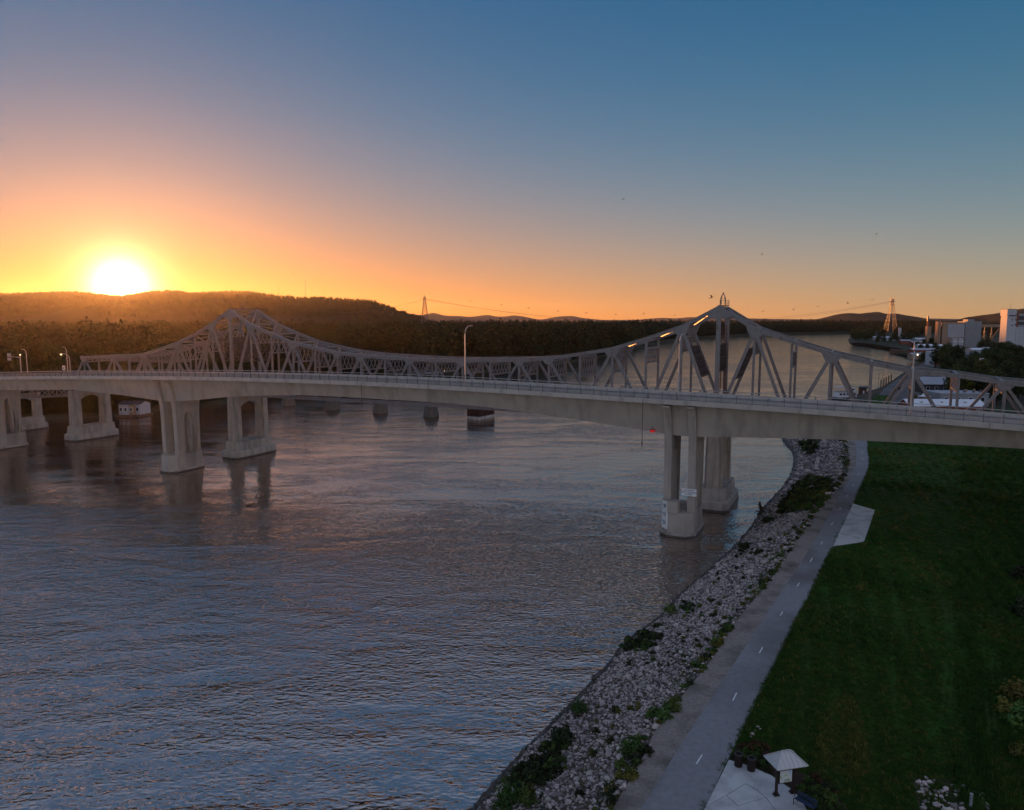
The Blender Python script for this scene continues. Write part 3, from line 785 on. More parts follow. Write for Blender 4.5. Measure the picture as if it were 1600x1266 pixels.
# navigation lights and gauge lines
def nav(px, py, t):
    dd = ray(px, py); k = (t) / (dd.dot(N)); p = Vector((0, 0, CAM_H)) + dd * k
    o = thing('navigation_light', p, 'red navigation light under the girder left of the right river pier', 'lamp')
    MB().tube([(0, 0, -.22), (0, 0, .22)], .22, 10).tube([(.42, -.2, -.22), (.42, -.2, .22)], .22, 10).build('lens', M['red_lens'], o, (0, 0, 0))
    MB().box((.2, -.1, .30), (1.0, .5, .12), -BA).box((.2, -.1, .62), (.1, .1, .6)).build('bracket', M['rail'], o, (0, 0, 0))
nav(1017.5, 673.5, 133.2)
for s, zl, lab in ((35.6, 17.6, 'thin dark cable with a weight hanging from the deck beside the red light'), (98.4, 21.6, 'short thin cable hanging from the deck above the middle of the river')):
    top = W(s, T0 - .25, fb(s) + .6)
    o = thing('hanging_cable', top, lab, 'cable')
    MB().tube([(0, 0, 0), (0, 0, zl - top.z)], .045, 6).build('line', M['black'], o, (0, 0, 0))
    MB().tube([(0, 0, zl - top.z), (0, 0, zl - top.z - .25), (0, 0, zl - top.z - .9)], .13, 8, .08).build('weight', M['black'], o, (0, 0, 0))
    MB().bar((0, 0, 0), N * .5, .12, .12).build('bracket', M['rail'], o, (0, 0, 0))
# street lamps on the deck
def street_lamp(s, t, hgt, label, arm=1.0, lit=False, group='street lamps along the concrete bridge'):
    b = W(s, t, fb(s) + .3)
    o = thing('street_lamp', b, label, 'street lamp', group)
    MB().box((0, 0, .3), (.5, .5, .6), -BA).build('base', M['concrete_pale'], o, (0, 0, 0))
    pts = [Vector((0, 0, .6)), Vector((0, 0, hgt * .5)), Vector((0, 0, hgt - 1.6))]
    av = N * arm
    for k in range(1, 6):
        a = k / 5 * math.pi / 2
        pts.append(Vector((0, 0, hgt - 1.6 + 1.6 * math.sin(a))) + av * 1.9 * (1 - math.cos(a)))
    MB().tube(pts, .13, 8, .07).build('pole', M['galv'], o, (0, 0, 0))
    h = pts[-1]
    MB().bar(h - av * .1, h + av * 1.1, .30, .14).build('lamp_head', M['galv'], o, (0, 0, 0))
    if lit:
        p = h + av * .6 + Vector((0, 0, -.16))
        MB().tube([p + Vector((0, 0, -.2)), p, p + Vector((0, 0, .06))], .16, 8, .22).build('lamp_glass', M['lamp_glow'], o, (0, 0, 0))
street_lamp(73, 131.5, 12.9, 'tall street lamp with curved arm standing mid span on the concrete bridge')
street_lamp(29.4, 131.5, 12.2, 'street lamp on the concrete bridge directly above the right river pier')
street_lamp(-7.4, 131.5, 12.2, 'street lamp on the concrete bridge before the right end of the truss')
def s_at(px, t):                                        # place along the bridge seen at this column
    d = ray(px, 580); k = t / d.dot(N); return (d * k).dot(U)
street_lamp(s_at(110, 143.6), 143.6, 6.6, 'lit street lamp left of the truss end beside the white traffic sign', -1.0, True)
street_lamp(s_at(106, 143.6), 143.6, 8.6, 'plain lamp post left of the lit lamp near the white traffic sign', -.4)
street_lamp(s_at(43, 143.6), 143.6, 8.4, 'lamp post without glow between the mast arm sign and the white traffic sign', -.4)
sm = s_at(33, 143.4)
b = W(sm, 143.4, fb(sm) + .35)
o = thing('sign_mast', b, 'mast arm carrying two grey sign panels at the left end of the concrete bridge', 'sign')
MB().tube([(0, 0, 0), (0, 0, 6.6)], .14, 8).build('mast', M['galv'], o, (0, 0, 0))
MB().tube([(0, 0, 5.9), tuple(U * 5.2 + Vector((0, 0, 6.0)))], .09, 8).build('arm', M['galv'], o, (0, 0, 0))
for z, h_ in ((6.5, 1.0), (5.2, .9)):
    MB().box(tuple(U * 5.4 - N * .12 + Vector((0, 0, z))), (1.9, .08, h_), -BA).build('sign_panel', M['paleclad'], o, (0, 0, 0))
MB().tube([(.25, -.2, 6.6), (.25, -.2, 6.85)], .16, 8).build('lamp_glass', M['lamp_glow'], o, (0, 0, 0))
sm = s_at(100, 143.0)
b = W(sm, 143.0, fb(sm) + .35)
o = thing('traffic_sign', b, 'small square white traffic sign on the bridge beside the lit street lamp', 'sign')
MB().tube([(0, 0, 0), (0, 0, 2.2)], .06, 8).build('post', M['galv'], o, (0, 0, 0))
MB().box((0, 0, 2.25), (1.3, .06, 1.3), -BA).build('panel', M['white'], o, (0, 0, 0))
MB().box(tuple(-N * .04 + Vector((0, 0, 2.45))), (.8, .02, .18), -BA).box(tuple(-N * .04 + Vector((0, 0, 2.1))), (.6, .02, .3), -BA).build('lettering', M['ink'], o, (0, 0, 0))

# ------------------------------------------------------------------ steel cantilever truss bridge
TN, TF = 156.2, 166.8
tb = thing('truss_bridge', W(95, 161.5, 0), 'old grey steel cantilever truss bridge with two peaked towers behind the concrete bridge', 'bridge')
MAINZ = [42.3, 38.3, 35.7, 33.4, 32.1, 30.95, 30.35, 30.1, 29.85, 29.75]
ANCL = [42.3, 38.4, 35.3, 32.8, 30.9, 29.2, 28.5, 28.2, 27.9, 27.6, 27.6]
ANCR = [42.3, 37.9, 35.4, 33.2, 31.5, 30.1, 29.6, 28.6, 28.1, 27.6, 27.4]
def node(i):
    if i < 0: s, z, lo = 163 + 7.2 * -i, ANCL[-i], 18.4 - .10 * -i
    elif i <= 18: k = min(i, 18 - i); s, z, lo = 163 - 7.556 * i, MAINZ[k], 18.4 + .03 * k
    else: s, z, lo = 27 - 7.2 * (i - 18), ANCR[i - 18], 18.4 - .10 * (i - 18)
    return s, z, lo
GUS = [-9, -7, -5, -3, -1, 1, 3, 5, 6, 8, 10, 12, 13, 15, 17, 19, 21, 23, 25, 27]
DIAG = []                                               # (top node, bottom node)
for g in GUS:
    for b_ in ((g - 1, g + 1) if g not in (5, 13) else ((4,) if g == 5 else (14,))): DIAG.append((g, b_))
def member(name, p, q, w, h, side=None, m='steel', fl=0.0):
    m_ = MB().bar(p, q, w, h, side)
    return m_.build(name, M[m], tb)
for t in (TN, TF):
    for i in range(-9, 27):
        s, z, lo = node(i); s2, z2, lo2 = node(i + 1)
        p, q = W(s, t, z), W(s2, t, z2); d = (q - p).normalized(); up = Vector((0, 0, 1)) - d * d.z
        m_ = MB().bar(p, q, .60, .66, N)
        m_.bar(p + up * .36, q + up * .36, .80, .06, N); m_.bar(p - up * .36, q - up * .36, .80, .06, N)
        m_.build('top_chord', M['steel'], tb)
    for i in range(-10, 28):
        s, z, lo = node(i) if i > -10 else (163 + 72, 0, 17.4); s2, z2, lo2 = node(i + 1)
        member('bottom_chord', W(s, t, lo), W(s2, t, lo2), .6, .9, N)
    for i in range(-9, 28):
        s, z, lo = node(i)
        big = i in (0, 18)
        member('vertical', W(s, t, lo + .4), W(s, t, z - .4), (.85 if big else .46), (.7 if big else .40), U)
    for g, b_ in DIAG:
        s, z, lo = node(g)
        s2, z2, lo2 = node(b_) if b_ > -10 else (163 + 72, 0, 17.4)
        near_tower = min(abs(g), abs(g - 18)) <= 3
        member('diagonal', W(s, t, z - .3), W(s2, t, lo2 + .2), .5, .62 if near_tower else .5, N)
    for g in GUS + [0, 18]:
        s, z, lo = node(g); a, b_ = node(g - 1) if g > -9 else (s + 7, z, 0), node(g + 1) if g < 27 else (s - 7, z, 0)
        big = 1.35 if g in (0, 18) else (1.0 if min(abs(g), abs(g - 18)) < 4 else .78)
        sl, sr = (a[1] - z) / (a[0] - s), (b_[1] - z) / (b_[0] - s)
        poly = [(1.7 * big, .35 + 1.7 * big * sl), (0, .38), (-1.7 * big, .35 - 1.7 * big * sr), (-1.7 * big, -.5 - 1.7 * big * sr), (-.85 * big, -1.75 * big), (.85 * big, -1.75 * big), (1.7 * big, -.5 + 1.7 * big * sl)]
        MB().prism([W(s + a_, t - .40, z + b2) for a_, b2 in poly], N * .80).build('gusset_plate', M['steel'], tb)
# sway frames, top struts and laterals between the two trusses
for i in range(-9, 28):
    s, z, lo = node(i)
    member('top_strut', W(s, TN + .35, z + .1), W(s, TF - .35, z + .1), .42, .42, None)
    tower = i in (0, 18)
    zlo = 29.0 if tower else max(26.3, z - 5.2) if z > 31 else 26.6
    zhi = 34.6 if tower else (z - .7 if z < 34 else z - 2.2)
    if z - zlo < 1.2: zlo = z - 1.6
    m_ = MB(); n_ = 7
    m_.bar(W(s, TN + .3, zlo), W(s, TF - .3, zlo), .3, .32); m_.bar(W(s, TN + .3, zhi), W(s, TF - .3, zhi), .3, .32)
    rows_ = [(zlo, (zlo + zhi) / 2), ((zlo + zhi) / 2, zhi)] if tower else [(zlo, zhi)]
    th = .34 if tower else .17
    for za, zb_ in rows_:
        for k in range(n_ - 1):
            ta, tb_ = TN + .4 + (TF - TN - .8) * k / (n_ - 1), TN + .4 + (TF - TN - .8) * (k + 1) / (n_ - 1)
            m_.bar(W(s + .05, ta, za), W(s + .05, tb_, zb_), th, .14, U); m_.bar(W(s - .05, tb_, za), W(s - .05, ta, zb_), th, .14, U)
    if tower:
        m_.bar(W(s, TN + .3, (zlo + zhi) / 2), W(s, TF - .3, (zlo + zhi) / 2), .3, .3)
        for k in range(1, n_ - 1): m_.bar(W(s, TN + (TF - TN) * k / (n_ - 1), zlo), W(s, TN + (TF - TN) * k / (n_ - 1), zhi), .5, .16, N)
    m_.build('sway_frame', M['steel_shaded' if tower else 'steel'], tb)
    if i < 27:
        s2, z2, _ = node(i + 1)
        m_ = MB().bar(W(s, TN + .4, z + .05), W(s2, TF - .4, z2 + .05), .24, .2).bar(W(s, TF - .4, z - .12), W(s2, TN + .4, z2 - .12), .24, .2)
        m_.build('lateral_brace', M['steel'], tb)
# portal panels that lean with the diagonals beside each tower
for g, b_ in ((1, 0), (-1, 0), (17, 18), (19, 18)):
    s, z, lo = node(g); s2, z2, lo2 = node(b_)
    def on(t, f): return W(s, t, z - .3).lerp(W(s2, t, lo2), f)
    m_ = MB()
    for f in (.20, .36, .52): m_.bar(on(TN + .3, f), on(TF - .3, f), .32, .32)
    for fa, fb_ in ((.20, .36), (.36, .52)):
        for k in range(5):
            ta, tb_ = TN + .4 + (TF - TN - .8) * k / 5, TN + .4 + (TF - TN - .8) * (k + 1) / 5
            m_.bar(on(ta, fa), on(tb_, fb_), .38, .14, U); m_.bar(on(tb_, fa), on(ta, fb_), .38, .14, U)
    m_.build('portal_frame', M['steel_shaded'], tb)
# red laced posts inside the right tower
for t, z0, z1, ds in ((159.6, 24.6, 29.0, .3), (162.2, 25.0, 29.0, -.2), (162.2, 34.8, 38.6, -.2)):
    m_ = MB()
    for a in (-.45, .45):
        m_.bar(W(27 + ds + a, t, z0), W(27 + ds + a, t, z1), .14, .14, U)
    k = int((z1 - z0) / .8)
    for j in range(k):
        za, zb_ = z0 + (z1 - z0) * j / k, z0 + (z1 - z0) * (j + 1) / k
        m_.bar(W(27 + ds - .45, t, za), W(27 + ds + .45, t, zb_), .09, .07, U); m_.bar(W(27 + ds + .45, t, za), W(27 + ds - .45, t, zb_), .09, .07, U)
        m_.bar(W(27 + ds - .45, t, za), W(27 + ds + .45, t, za), .09, .07)
    m_.build('laced_post', M['steel_rust'], tb)
# peak platforms and beacons
for s, full in ((27, True), (163, False)):
    tm = 161.5; z = 42.75
    m_ = MB().box(W(s, tm, z), (1.8, 4.2, .12), -BA)
    m_.build('peak_platform', M['rail'], tb)
    m_ = MB()
    if full:
        tm2 = 160.6
        for a, b_ in ((-.55, -.55), (.55, -.55), (.55, .55), (-.55, .55)):
            m_.tube([W(s + a, tm2 + b_, z), W(s + a * .75, tm2 + b_ * .75, z + 1.6), W(s + a * .3, tm2 + b_ * .3, z + 2.3)], .07, 6)
        for h_ in (.5, 1.0, 1.5):
            f = 1 - .25 * h_ / 1.6
            c4 = [W(s + a * f, tm2 + b_ * f, z + h_) for a, b_ in ((-.55, -.55), (.55, -.55), (.55, .55), (-.55, .55))]
            for a, b_ in zip(c4, c4[1:] + c4[:1]): m_.bar(a, b_, .06, .06)
        m_.tube([W(s, tm2, z + 2.25), W(s, tm2, z + 2.7)], .16, 8)
        m_.build('beacon_cage', M['rail'], tb)
        m_ = MB()
        for t in (161.6, 162.5, 163.4):
            for a in (-.8, .8): m_.bar(W(s + a, t, z), W(s + a, t, z + 1.1), .06, .06, U)
        for h_ in (.55, 1.1):
            for a in (-.8, .8): m_.bar(W(s + a, 161.6, z + h_), W(s + a, 163.4, z + h_), .05, .05)
            m_.bar(W(s - .8, 163.4, z + h_), W(s + .8, 163.4, z + h_), .05, .05)
        m_.build('guard_rail', M['rail'], tb)
    else:
        for t in (160.6, 161.5): m_.bar(W(s, t, z), W(s, t, z + 2.1), .10, .10, U)
        m_.bar(W(s, 160.6, z + 1.2), W(s, 161.5, z + 1.2), .06, .06); m_.bar(W(s, 160.6, z + 2.1), W(s, 161.5, z + 2.1), .06, .06)
        m_.build('beacon_cage', M['rail'], tb)
# floor
def tl(s): return interp(s, sorted([(node(i)[0], node(i)[2]) for i in range(-9, 28)] + [(235, 17.4)]))
ss = list(np.arange(-45, 236, 4.0))
MB().loft([[W(s, t, tl(s) + z) for t, z in ((TN + .5, .75), (TF - .5, .75), (TF - .5, 1.0), (TN + .5, 1.0))] for s in ss]).build('deck_slab', M['deck_road'], tb)
for i in range(-10, 28):
    s = node(i)[0] if i > -10 else 235.0
    MB().bar(W(s, TN, tl(s) + .2), W(s, TF, tl(s) + .2), .35, 1.05).build('floor_beam', M['steel_rust'], tb)
for t in (159.2, 161.5, 163.8):
    m_ = MB()
    for a, b_ in zip(ss, ss[1:]): m_.bar(W(a, t, tl(a) + .45), W(b_, t, tl(b_) + .45), .25, .55)
    m_.build('stringer', M['steel_rust'], tb)
for t in (TN + .55, TF - .55):
    for h_ in (.5, 1.0):
        m_ = MB()
        for a, b_ in zip(ss, ss[1:]): m_.bar(W(a, t, tl(a) + 1.0 + h_), W(b_, t, tl(b_) + 1.0 + h_), .08, .14)
        m_.build('guard_rail', M['galv'], tb)
# concrete portal piers on stepped bases
def truss_pier(s, ztop=17.7, slim=False):
    pr = bpy.data.objects.new('pier', None); COL.objects.link(pr); pr.parent = tb; pr.location = W(s, 161.5, 0) - world_loc(tb); L_ = W(s, 161.5, 0)
    def ring(hs, ht, ch, z):
        out_ = []
        for sx, sy in ((-1, -1), (1, -1), (1, 1), (-1, 1)):
            for k in range(4):
                a = k / 3 * math.pi / 2
                bx, by = (math.cos(a), math.sin(a)) if sx * sy > 0 else (math.sin(a), math.cos(a))
                out_.append(W(s + sx * (hs - ch + ch * bx), 161.5 + sy * (ht - ch + ch * by), z))
        return out_
    kk = .55 if slim else 1.0
    MB().loft([ring(3.6 * kk, 8.4, 2.0 * kk, -3), ring(3.5 * kk, 8.3, 2.0 * kk, 1.9), ring(3.2 * kk, 8.0, 1.8 * kk, 2.2)]).build('base', M['concrete_old'], pr, L_)
    MB().loft([ring(3.62 * kk, 8.42, 2.0 * kk, -1), ring(3.62 * kk, 8.42, 2.0 * kk, .4)]).build('waterline_stain', M['wet_concrete'], pr, L_)
    MB().loft([ring(2.8 * kk, 7.5, 1.4 * kk, 2.2), ring(2.6 * kk, 7.2, 1.3 * kk, 4.6)]).build('plinth', M['concrete_old'], pr, L_)
    for t in (TN, TF):
        m_ = MB()
        for hs, ht in ((1.75 * kk, 1.0), (1.25 * kk, 1.55)):       # a cruciform column, tapering upwards
            m_.loft([[W(s + a * hs, t + b_ * ht, 4.55) for a, b_ in ((-1, -1), (1, -1), (1, 1), (-1, 1))],
                     [W(s + a * hs * .9, t + b_ * ht * .9, ztop) for a, b_ in ((-1, -1), (1, -1), (1, 1), (-1, 1))]])
        m_.build('column', M['concrete_old'], pr, L_)
    pts_ = [(TN + 1.2, ztop + .02), (TF - 1.2, ztop + .02), (TF - 1.2, ztop - 3.2)] + [(TF - 1.2 - (TF - TN - 2.4) * k / 8, ztop - 3.2 + 1.5 * math.sin(math.pi * k / 8) ** .8) for k in range(1, 8)] + [(TN + 1.2, ztop - 3.2)]
    MB().prism([W(s - 1.1 * kk, t, z) for t, z in pts_], U * 2.2 * kk).build('cross_strut', M['concrete_old'], pr, L_)
    m_ = MB()
    for t in (TN, TF): m_.box(W(s, t, ztop + .35), (1.2, 1.2, .66), -BA)
    m_.build('bearing', M['steel_rust'], pr, L_)
for s in (163.0, 27.0): truss_pier(s)
truss_pier(234.0, 16.4)
truss_pier(271.5, 13.3, True)
# deck truss that carries the approach on, left of the last through-truss pier
def ap(s): return 17.2 - .075 * (s - 235)
for t in (TN + 1, TF - 1):
    ns = [235 + 4.6 * k for k in range(9)]
    for a, b_ in zip(ns, ns[1:]):
        member('approach_chord', W(a, t, ap(a)), W(b_, t, ap(b_)), .35, .4, N); member('approach_chord', W(a, t, ap(a) - 2.6), W(b_, t, ap(b_) - 2.6), .35, .4, N)
    for k, a in enumerate(ns):
        member('approach_post', W(a, t, ap(a)), W(a, t, ap(a) - 2.6), .25, .25, U)
        if k < 8:
            if k % 2: member('approach_diagonal', W(a, t, ap(a)), W(ns[k + 1], t, ap(ns[k + 1]) - 2.6), .25, .25, N)
            else: member('approach_diagonal', W(a, t, ap(a) - 2.6), W(ns[k + 1], t, ap(ns[k + 1])), .25, .25, N)
ss2 = list(np.arange(235.2, 292, 4))
MB().loft([[W(s, t, ap(s) + z) for t, z in ((TN + .5, .3), (TF - .5, .3), (TF - .5, .6), (TN + .5, .6))] for s in ss2]).build('approach_deck', M['deck_road'], tb)
for i in (0,):
    for t in (TN + .55, TF - .55):
        m_ = MB()
        for a, b_ in zip(ss2, ss2[1:]): m_.bar(W(a, t, ap(a) + 1.5), W(b_, t, ap(b_) + 1.5), .08, .2)
        m_.build('guard_rail', M['galv'], tb)

# ------------------------------------------------------------------ piers left from the old railway bridge
lab = ['old stone pier farthest left of the row, nearest the far shore', 'second old stone pier from the left in the row behind the bridges', 'third old stone pier from the left in the row behind the bridges', 'old stone pier next to the rusted square pier']
for k, (px, py) in enumerate(((445, 634.5), (514, 641), (589, 646), (669, 651.5))):
    b = onz(px, py, 0); c = b + N * 2.4
    o = thing('stone_pier', (c.x, c.y, 0), lab[k], 'bridge pier', 'old stone piers standing in the river')
    def rg(hs, ht, z): return [U * (a * hs) + N * (b_ * ht) + Vector((0, 0, z)) for a, b_ in ((-1, -.55), (-.4, -1), (.4, -1), (1, -.55), (1, .55), (.4, 1), (-.4, 1), (-1, .55))]
    z0 = -3.0
    for z1, w0, w1 in ((1.0, 2.75, 2.6), (1.9, 2.52, 2.42), (2.8, 2.36, 2.26), (3.7, 2.2, 2.1), (4.6, 2.04, 1.95)):
        MB().loft([rg(w0, w0 * 1.35, z0), rg(w1, w1 * 1.35, z1 - .06)]).build('stone_course', M['old_stone'], o, (0, 0, 0))
        z0 = z1 - .08
    m_ = MB()
    for a in (-.9, 0, .9): m_.box(tuple(U * a + Vector((0, 0, 5.2))), (.35, .35, 1.3), -BA)
    m_.build('bearing_post', M['steel_rust'], o, (0, 0, 0))
A3, B3, C3 = onz(729.5, 654.5, 0), onz(749, 656.5, 0), onz(773, 651.5, 0)
D3 = A3 + (C3 - B3)
ctr = (A3 + B3 + C3 + D3) / 4
o = thing('sheet_pile_pier', (ctr.x, ctr.y, 0), 'big square rust red pier with a pale waterline band behind the bridges', 'bridge pier')
ring_ = [p - ctr for p in (A3, B3, C3, D3)]
def rz_(f, z): return [Vector((p.x * f, p.y * f, z)) for p in ring_]
MB().loft([rz_(1.0, -3), rz_(1.0, 1.2)]).build('waterline_band', M['concrete_old'], o, (0, 0, 0))
m_ = MB(); m_.loft([rz_(.985, 1.15), rz_(.985, 6.6)])
m_.build('pile_wall', M['rust_wall'], o, (0, 0, 0))
for k in range(4):
    a, b_ = Vector(rz_(1.0, 0)[k]), Vector(rz_(1.0, 0)[(k + 1) % 4]); n_ = 9
    for j in range(n_):
        p = a.lerp(b_, (j + .5) / n_)
        MB().box((p.x * .99, p.y * .99, 3.9), (.35, .35, 5.4), -BA).build('sheet_pile', M['rust_wall'], o, (0, 0, 0))
# ------------------------------------------------------------------ riverside boathouses, barge, far shore pieces
def gable(mb_, w, d, h, rise, over=.3):
    """gabled roof over a w x d box whose eaves are at h (ridge along x)"""
    a, b = w / 2 + over, d / 2 + over
    sec = [(-b, h - .1), (0, h + rise), (b, h - .1), (b, h + .08), (0, h + rise + .2), (-b, h + .08)]
    return mb_.loft([[(-a, y, z) for y, z in sec], [(a, y, z) for y, z in sec]])
def house(name, loc, yaw, w, d, h, rise, wall, roof, label, cat='house', group=None, nwin=3, flat=False):
    o = thing(name, loc, label, cat, group); o.rotation_euler = (0, 0, yaw)
    def part(mb_, nm, m): 
        me = mb_.mesh(nm, m); return inst(nm, me, o)
    part(MB().box((0, 0, h / 2), (w, d, h)), 'wall', wall)
    if flat:
        part(MB().box((0, 0, h + .12), (w + .3, d + .3, .3)), 'roof', roof)
    else:
        part(gable(MB(), w, d, h, rise), 'roof', roof)
        part(MB().prism([(-w / 2 + .02, -d / 2, h - .05), (-w / 2 + .02, d / 2, h - .05), (-w / 2 + .02, 0, h + rise)], (.2, 0, 0)).prism([(w / 2 - .22, -d / 2, h - .05), (w / 2 - .22, d / 2, h - .05), (w / 2 - .22, 0, h + rise)], (.2, 0, 0)), 'gable', wall)
    for k in range(nwin):
        x = -w / 2 + w * (k + .5) / nwin
        fr = part(MB().box((x, -d / 2 - .04, h * .55), (min(1.6, w / nwin * .6), .12, h * .36)), 'window', M['white'])
        inst('pane', MB().box((x, -d / 2 - .07, h * .55), (min(1.6, w / nwin * .6) - .25, .12, h * .36 - .25)).mesh('pane', M['glass']), fr)
    return o
for k, (px, py, w, lab) in enumerate(((202, 650, 4.6, 'white boathouse on the far shore left of the concrete pier, leftmost of three'), (211, 650, 4.0, 'low boathouse in the middle of three on the far shore'), (220, 649.5, 4.8, 'boathouse on the far shore closest to the concrete pier'))):
    p = onz(px, py, 0.0)
    o = house('boathouse', (p.x, p.y, .5), -.25, w, 6, 4.6, 1.0, M['paleclad' if k != 1 else 'tan'], M['darkroof'], lab, 'boathouse', None, 2)
    inst('float', MB().box((0, -.8, -.1), (w + 1.5, 8.5, .9)).mesh('float', M['wood']), o)
p = onz(646, 588, 0)
o = thing('barge', (p.x, p.y, 0), 'long grey barge moored along the wooded shore behind the truss', 'barge'); 
me = MB().loft([[(-17, -5, 0), (17, -4, 0), (18, 5, 0), (-16, 5, 0)], [(-18, -5.2, 3.6), (18.5, -4.2, 3.2), (19, 5, 3.2), (-17, 5, 3.6)]]).mesh('hull', M['greyclad']); inst('hull', me, o)
inst('deck_house', MB().box((-9, 1.5, 5), (7, 4, 3)).mesh('deck_house', M['paleclad']), o)
inst('coaming', MB().box((5, .5, 3.9), (20, 6, .9)).mesh('coaming', M['darkroof']), o)
p = onz(694, 587, 0)
o = thing('dock_light', (p.x, p.y, 0), 'lit lamp on a post at the water beside the grey barge', 'lamp')
inst('post', MB().tube([(0, 0, -1), (0, 0, 3.2)], .15, 8).mesh('post', M['wood']), o)
inst('lamp_glass', MB().tube([(0, 0, 3.2), (0, 0, 3.5), (0, 0, 3.9)], .35, 8, .2).mesh('lamp_glass', M['lamp_glow']), o)

# ------------------------------------------------------------------ transmission pylons and wires
def pylon(base, top_z, label, spread=9.0, twin=False):
    o = thing('power_pylon', base, label, 'pylon', 'river crossing pylons'); H_ = top_z - base[2]
    def lev(z): f = z / H_; return spread * (1 - f) ** 1.15 + 1.1
    cor = ((-1, -1), (1, -1), (1, 1), (-1, 1))
    zs = [0]
    while zs[-1] < H_ * .93: zs.append(zs[-1] + max(3.0, lev(zs[-1]) * 1.1))
    zs[-1] = H_ * .95
    m_ = MB()
    for (a, b) in cor:
        for z0, z1 in zip(zs, zs[1:]): m_.bar((a * lev(z0), b * lev(z0), z0), (a * lev(z1), b * lev(z1), z1), .55, .55)
    inst('leg_frame', m_.mesh('leg_frame', M['rail']), o)
    m_ = MB()
    for z0, z1 in zip(zs, zs[1:]):
        for k in range(4):
            (a, b), (c, d) = cor[k], cor[(k + 1) % 4]
            m_.bar((a * lev(z0), b * lev(z0), z0), (c * lev(z1), d * lev(z1), z1), .28, .28)
            m_.bar((c * lev(z0), d * lev(z0), z0), (a * lev(z1), b * lev(z1), z1), .28, .28)
            m_.bar((a * lev(z1), b * lev(z1), z1), (c * lev(z1), d * lev(z1), z1), .28, .28)
    inst('lattice', m_.mesh('lattice', M['rail']), o)
    m_ = MB()
    if twin:
        for x in (-3.2, 3.2): m_.bar((x, 0, H_ * .82), (x, 0, H_), .8, .8)
        m_.bar((-6, 0, H_ * .88), (6, 0, H_ * .88), .7, .9); m_.bar((-5, 0, H_ * .80), (5, 0, H_ * .80), .6, .8)
    else:
        m_.bar((-4.5, 0, H_ * .90), (4.5, 0, H_ * .90), .5, .7); m_.bar((0, 0, H_ * .9), (0, 0, H_), .5, .5)
    inst('cross_arm', m_.mesh('cross_arm', M['rail']), o)
    return o
PL_, PR_ = at_y(664, 503, 1300), at_y(1391, 525, 1490)
PL_.z = 2; PR_.z = 5
zl_, zr_ = at_y(664, 460, 1300).z, at_y(1391, 464, 1490).z
pylon(tuple(PL_), zl_, 'tall pointed lattice pylon rising from the forest at the end of the bluff')
pylon(tuple(PR_), zr_, 'tall twin topped lattice pylon on the point beyond the river bend', 10, True)
def wire(a, b, sag, lab, r=.16):
    a, b = Vector(a), Vector(b); pts_ = []
    for k in range(33):
        t = k / 32; p = a.lerp(b, t); p.z -= sag * 4 * t * (1 - t); pts_.append(p)
    c = a.copy()
    m_ = MB().tube([p - c for p in pts_], r, 5)
    o = inst('power_cable', m_.mesh('power_cable', M['rail']), None, c); tag(o, lab, 'cable', 'power cables over the river')
for k, (dx, dz) in enumerate(((-4, 0), (4, 0))):
    wire((PL_.x + dx, PL_.y + dx, zl_ - 8), (PR_.x + dx, PR_.y, zr_ - 9 + dz), 41 + k * 3, ('nearer' if k else 'farther') + ' power cable sagging across the river between the two pylons')
wire((PL_.x, PL_.y, zl_ - 8), (PL_.x - 330, PL_.y + 500, 62), 14, 'power cable running left from the pointed pylon towards the bluff')
# radio masts on the bluff
for px, pt, pb, Y, lab in ((478, 437, 470, 3400, 'thin radio mast on the bluff, the taller right one'), (436, 448, 466, 3480, 'thin short radio mast on the bluff among the ridge trees')):
    p, q = at_y(px, pb + 4, Y), at_y(px, pt, Y)
    o = thing('radio_mast', p, lab, 'mast')
    h_ = q.z - p.z
    m_ = MB()
    for k in range(3):
        a = k * 2.094
        m_.bar((.8 * math.cos(a), .8 * math.sin(a), 0), (.5 * math.cos(a), .5 * math.sin(a), h_), .5, .5)
    inst('mast_legs', m_.mesh('mast_legs', M['rail']), o)
    m_ = MB()
    for k in range(int(h_ / 4)): m_.bar((-.6, -.4, k * 4), (.6, .4, k * 4 + 4), .3, .3)
    inst('lattice', m_.mesh('lattice', M['rail']), o)

# ------------------------------------------------------------------ town on the right bank
def block(o, nm, m, x0, x1, y0, y1, z0, z1): return inst(nm, MB().box(((x0 + x1) / 2, (y0 + y1) / 2, (z0 + z1) / 2), (x1 - x0, y1 - y0, z1 - z0)).mesh(nm, m), o)
def pxx(px, Y): return (px - CX) / F * Y
def pz(py, Y): return at_y(800, py, Y).z
# tan grain elevator
Y = 900; k_ = Y / F
gx = lambda px: pxx(px, Y) - pxx(1480, Y)
o = thing('grain_elevator', (pxx(1480, Y), Y, GZ), 'tan and grey grain elevator with a slim tower and pale metal front', 'grain elevator')
zz = lambda py: pz(py, Y) - GZ
block(o, 'stair_tower', M['tan'], gx(1462), gx(1466.5), 0, 6, 0, zz(502.5))
block(o, 'dark_gap', M['darkroof'], gx(1466.6), gx(1469), 3, 8, 0, zz(510))
block(o, 'end_wall', M['tan'], gx(1469.2), gx(1477), 0, 14, 0, zz(504))
block(o, 'main_block', M['tan'], gx(1477.1), gx(1503.5), .4, 16, 0, zz(503.8))
for j in range(6):
    a = 1477.4 + 26 * j / 6
    block(o, 'cladding_panel', M['paleclad'], gx(a) + .12, gx(a + 26 / 6) - .12, -.15, .38, zz(527), zz(506.5))
block(o, 'lower_wall', M['tan'], gx(1477.4), gx(1503.2), -.05, .38, 0, zz(527.3))
for a in (1482, 1491): block(o, 'loading_shed', M['whiteclad'], gx(a), gx(a + 7.4), -6, -.2, 0, zz(528.5))
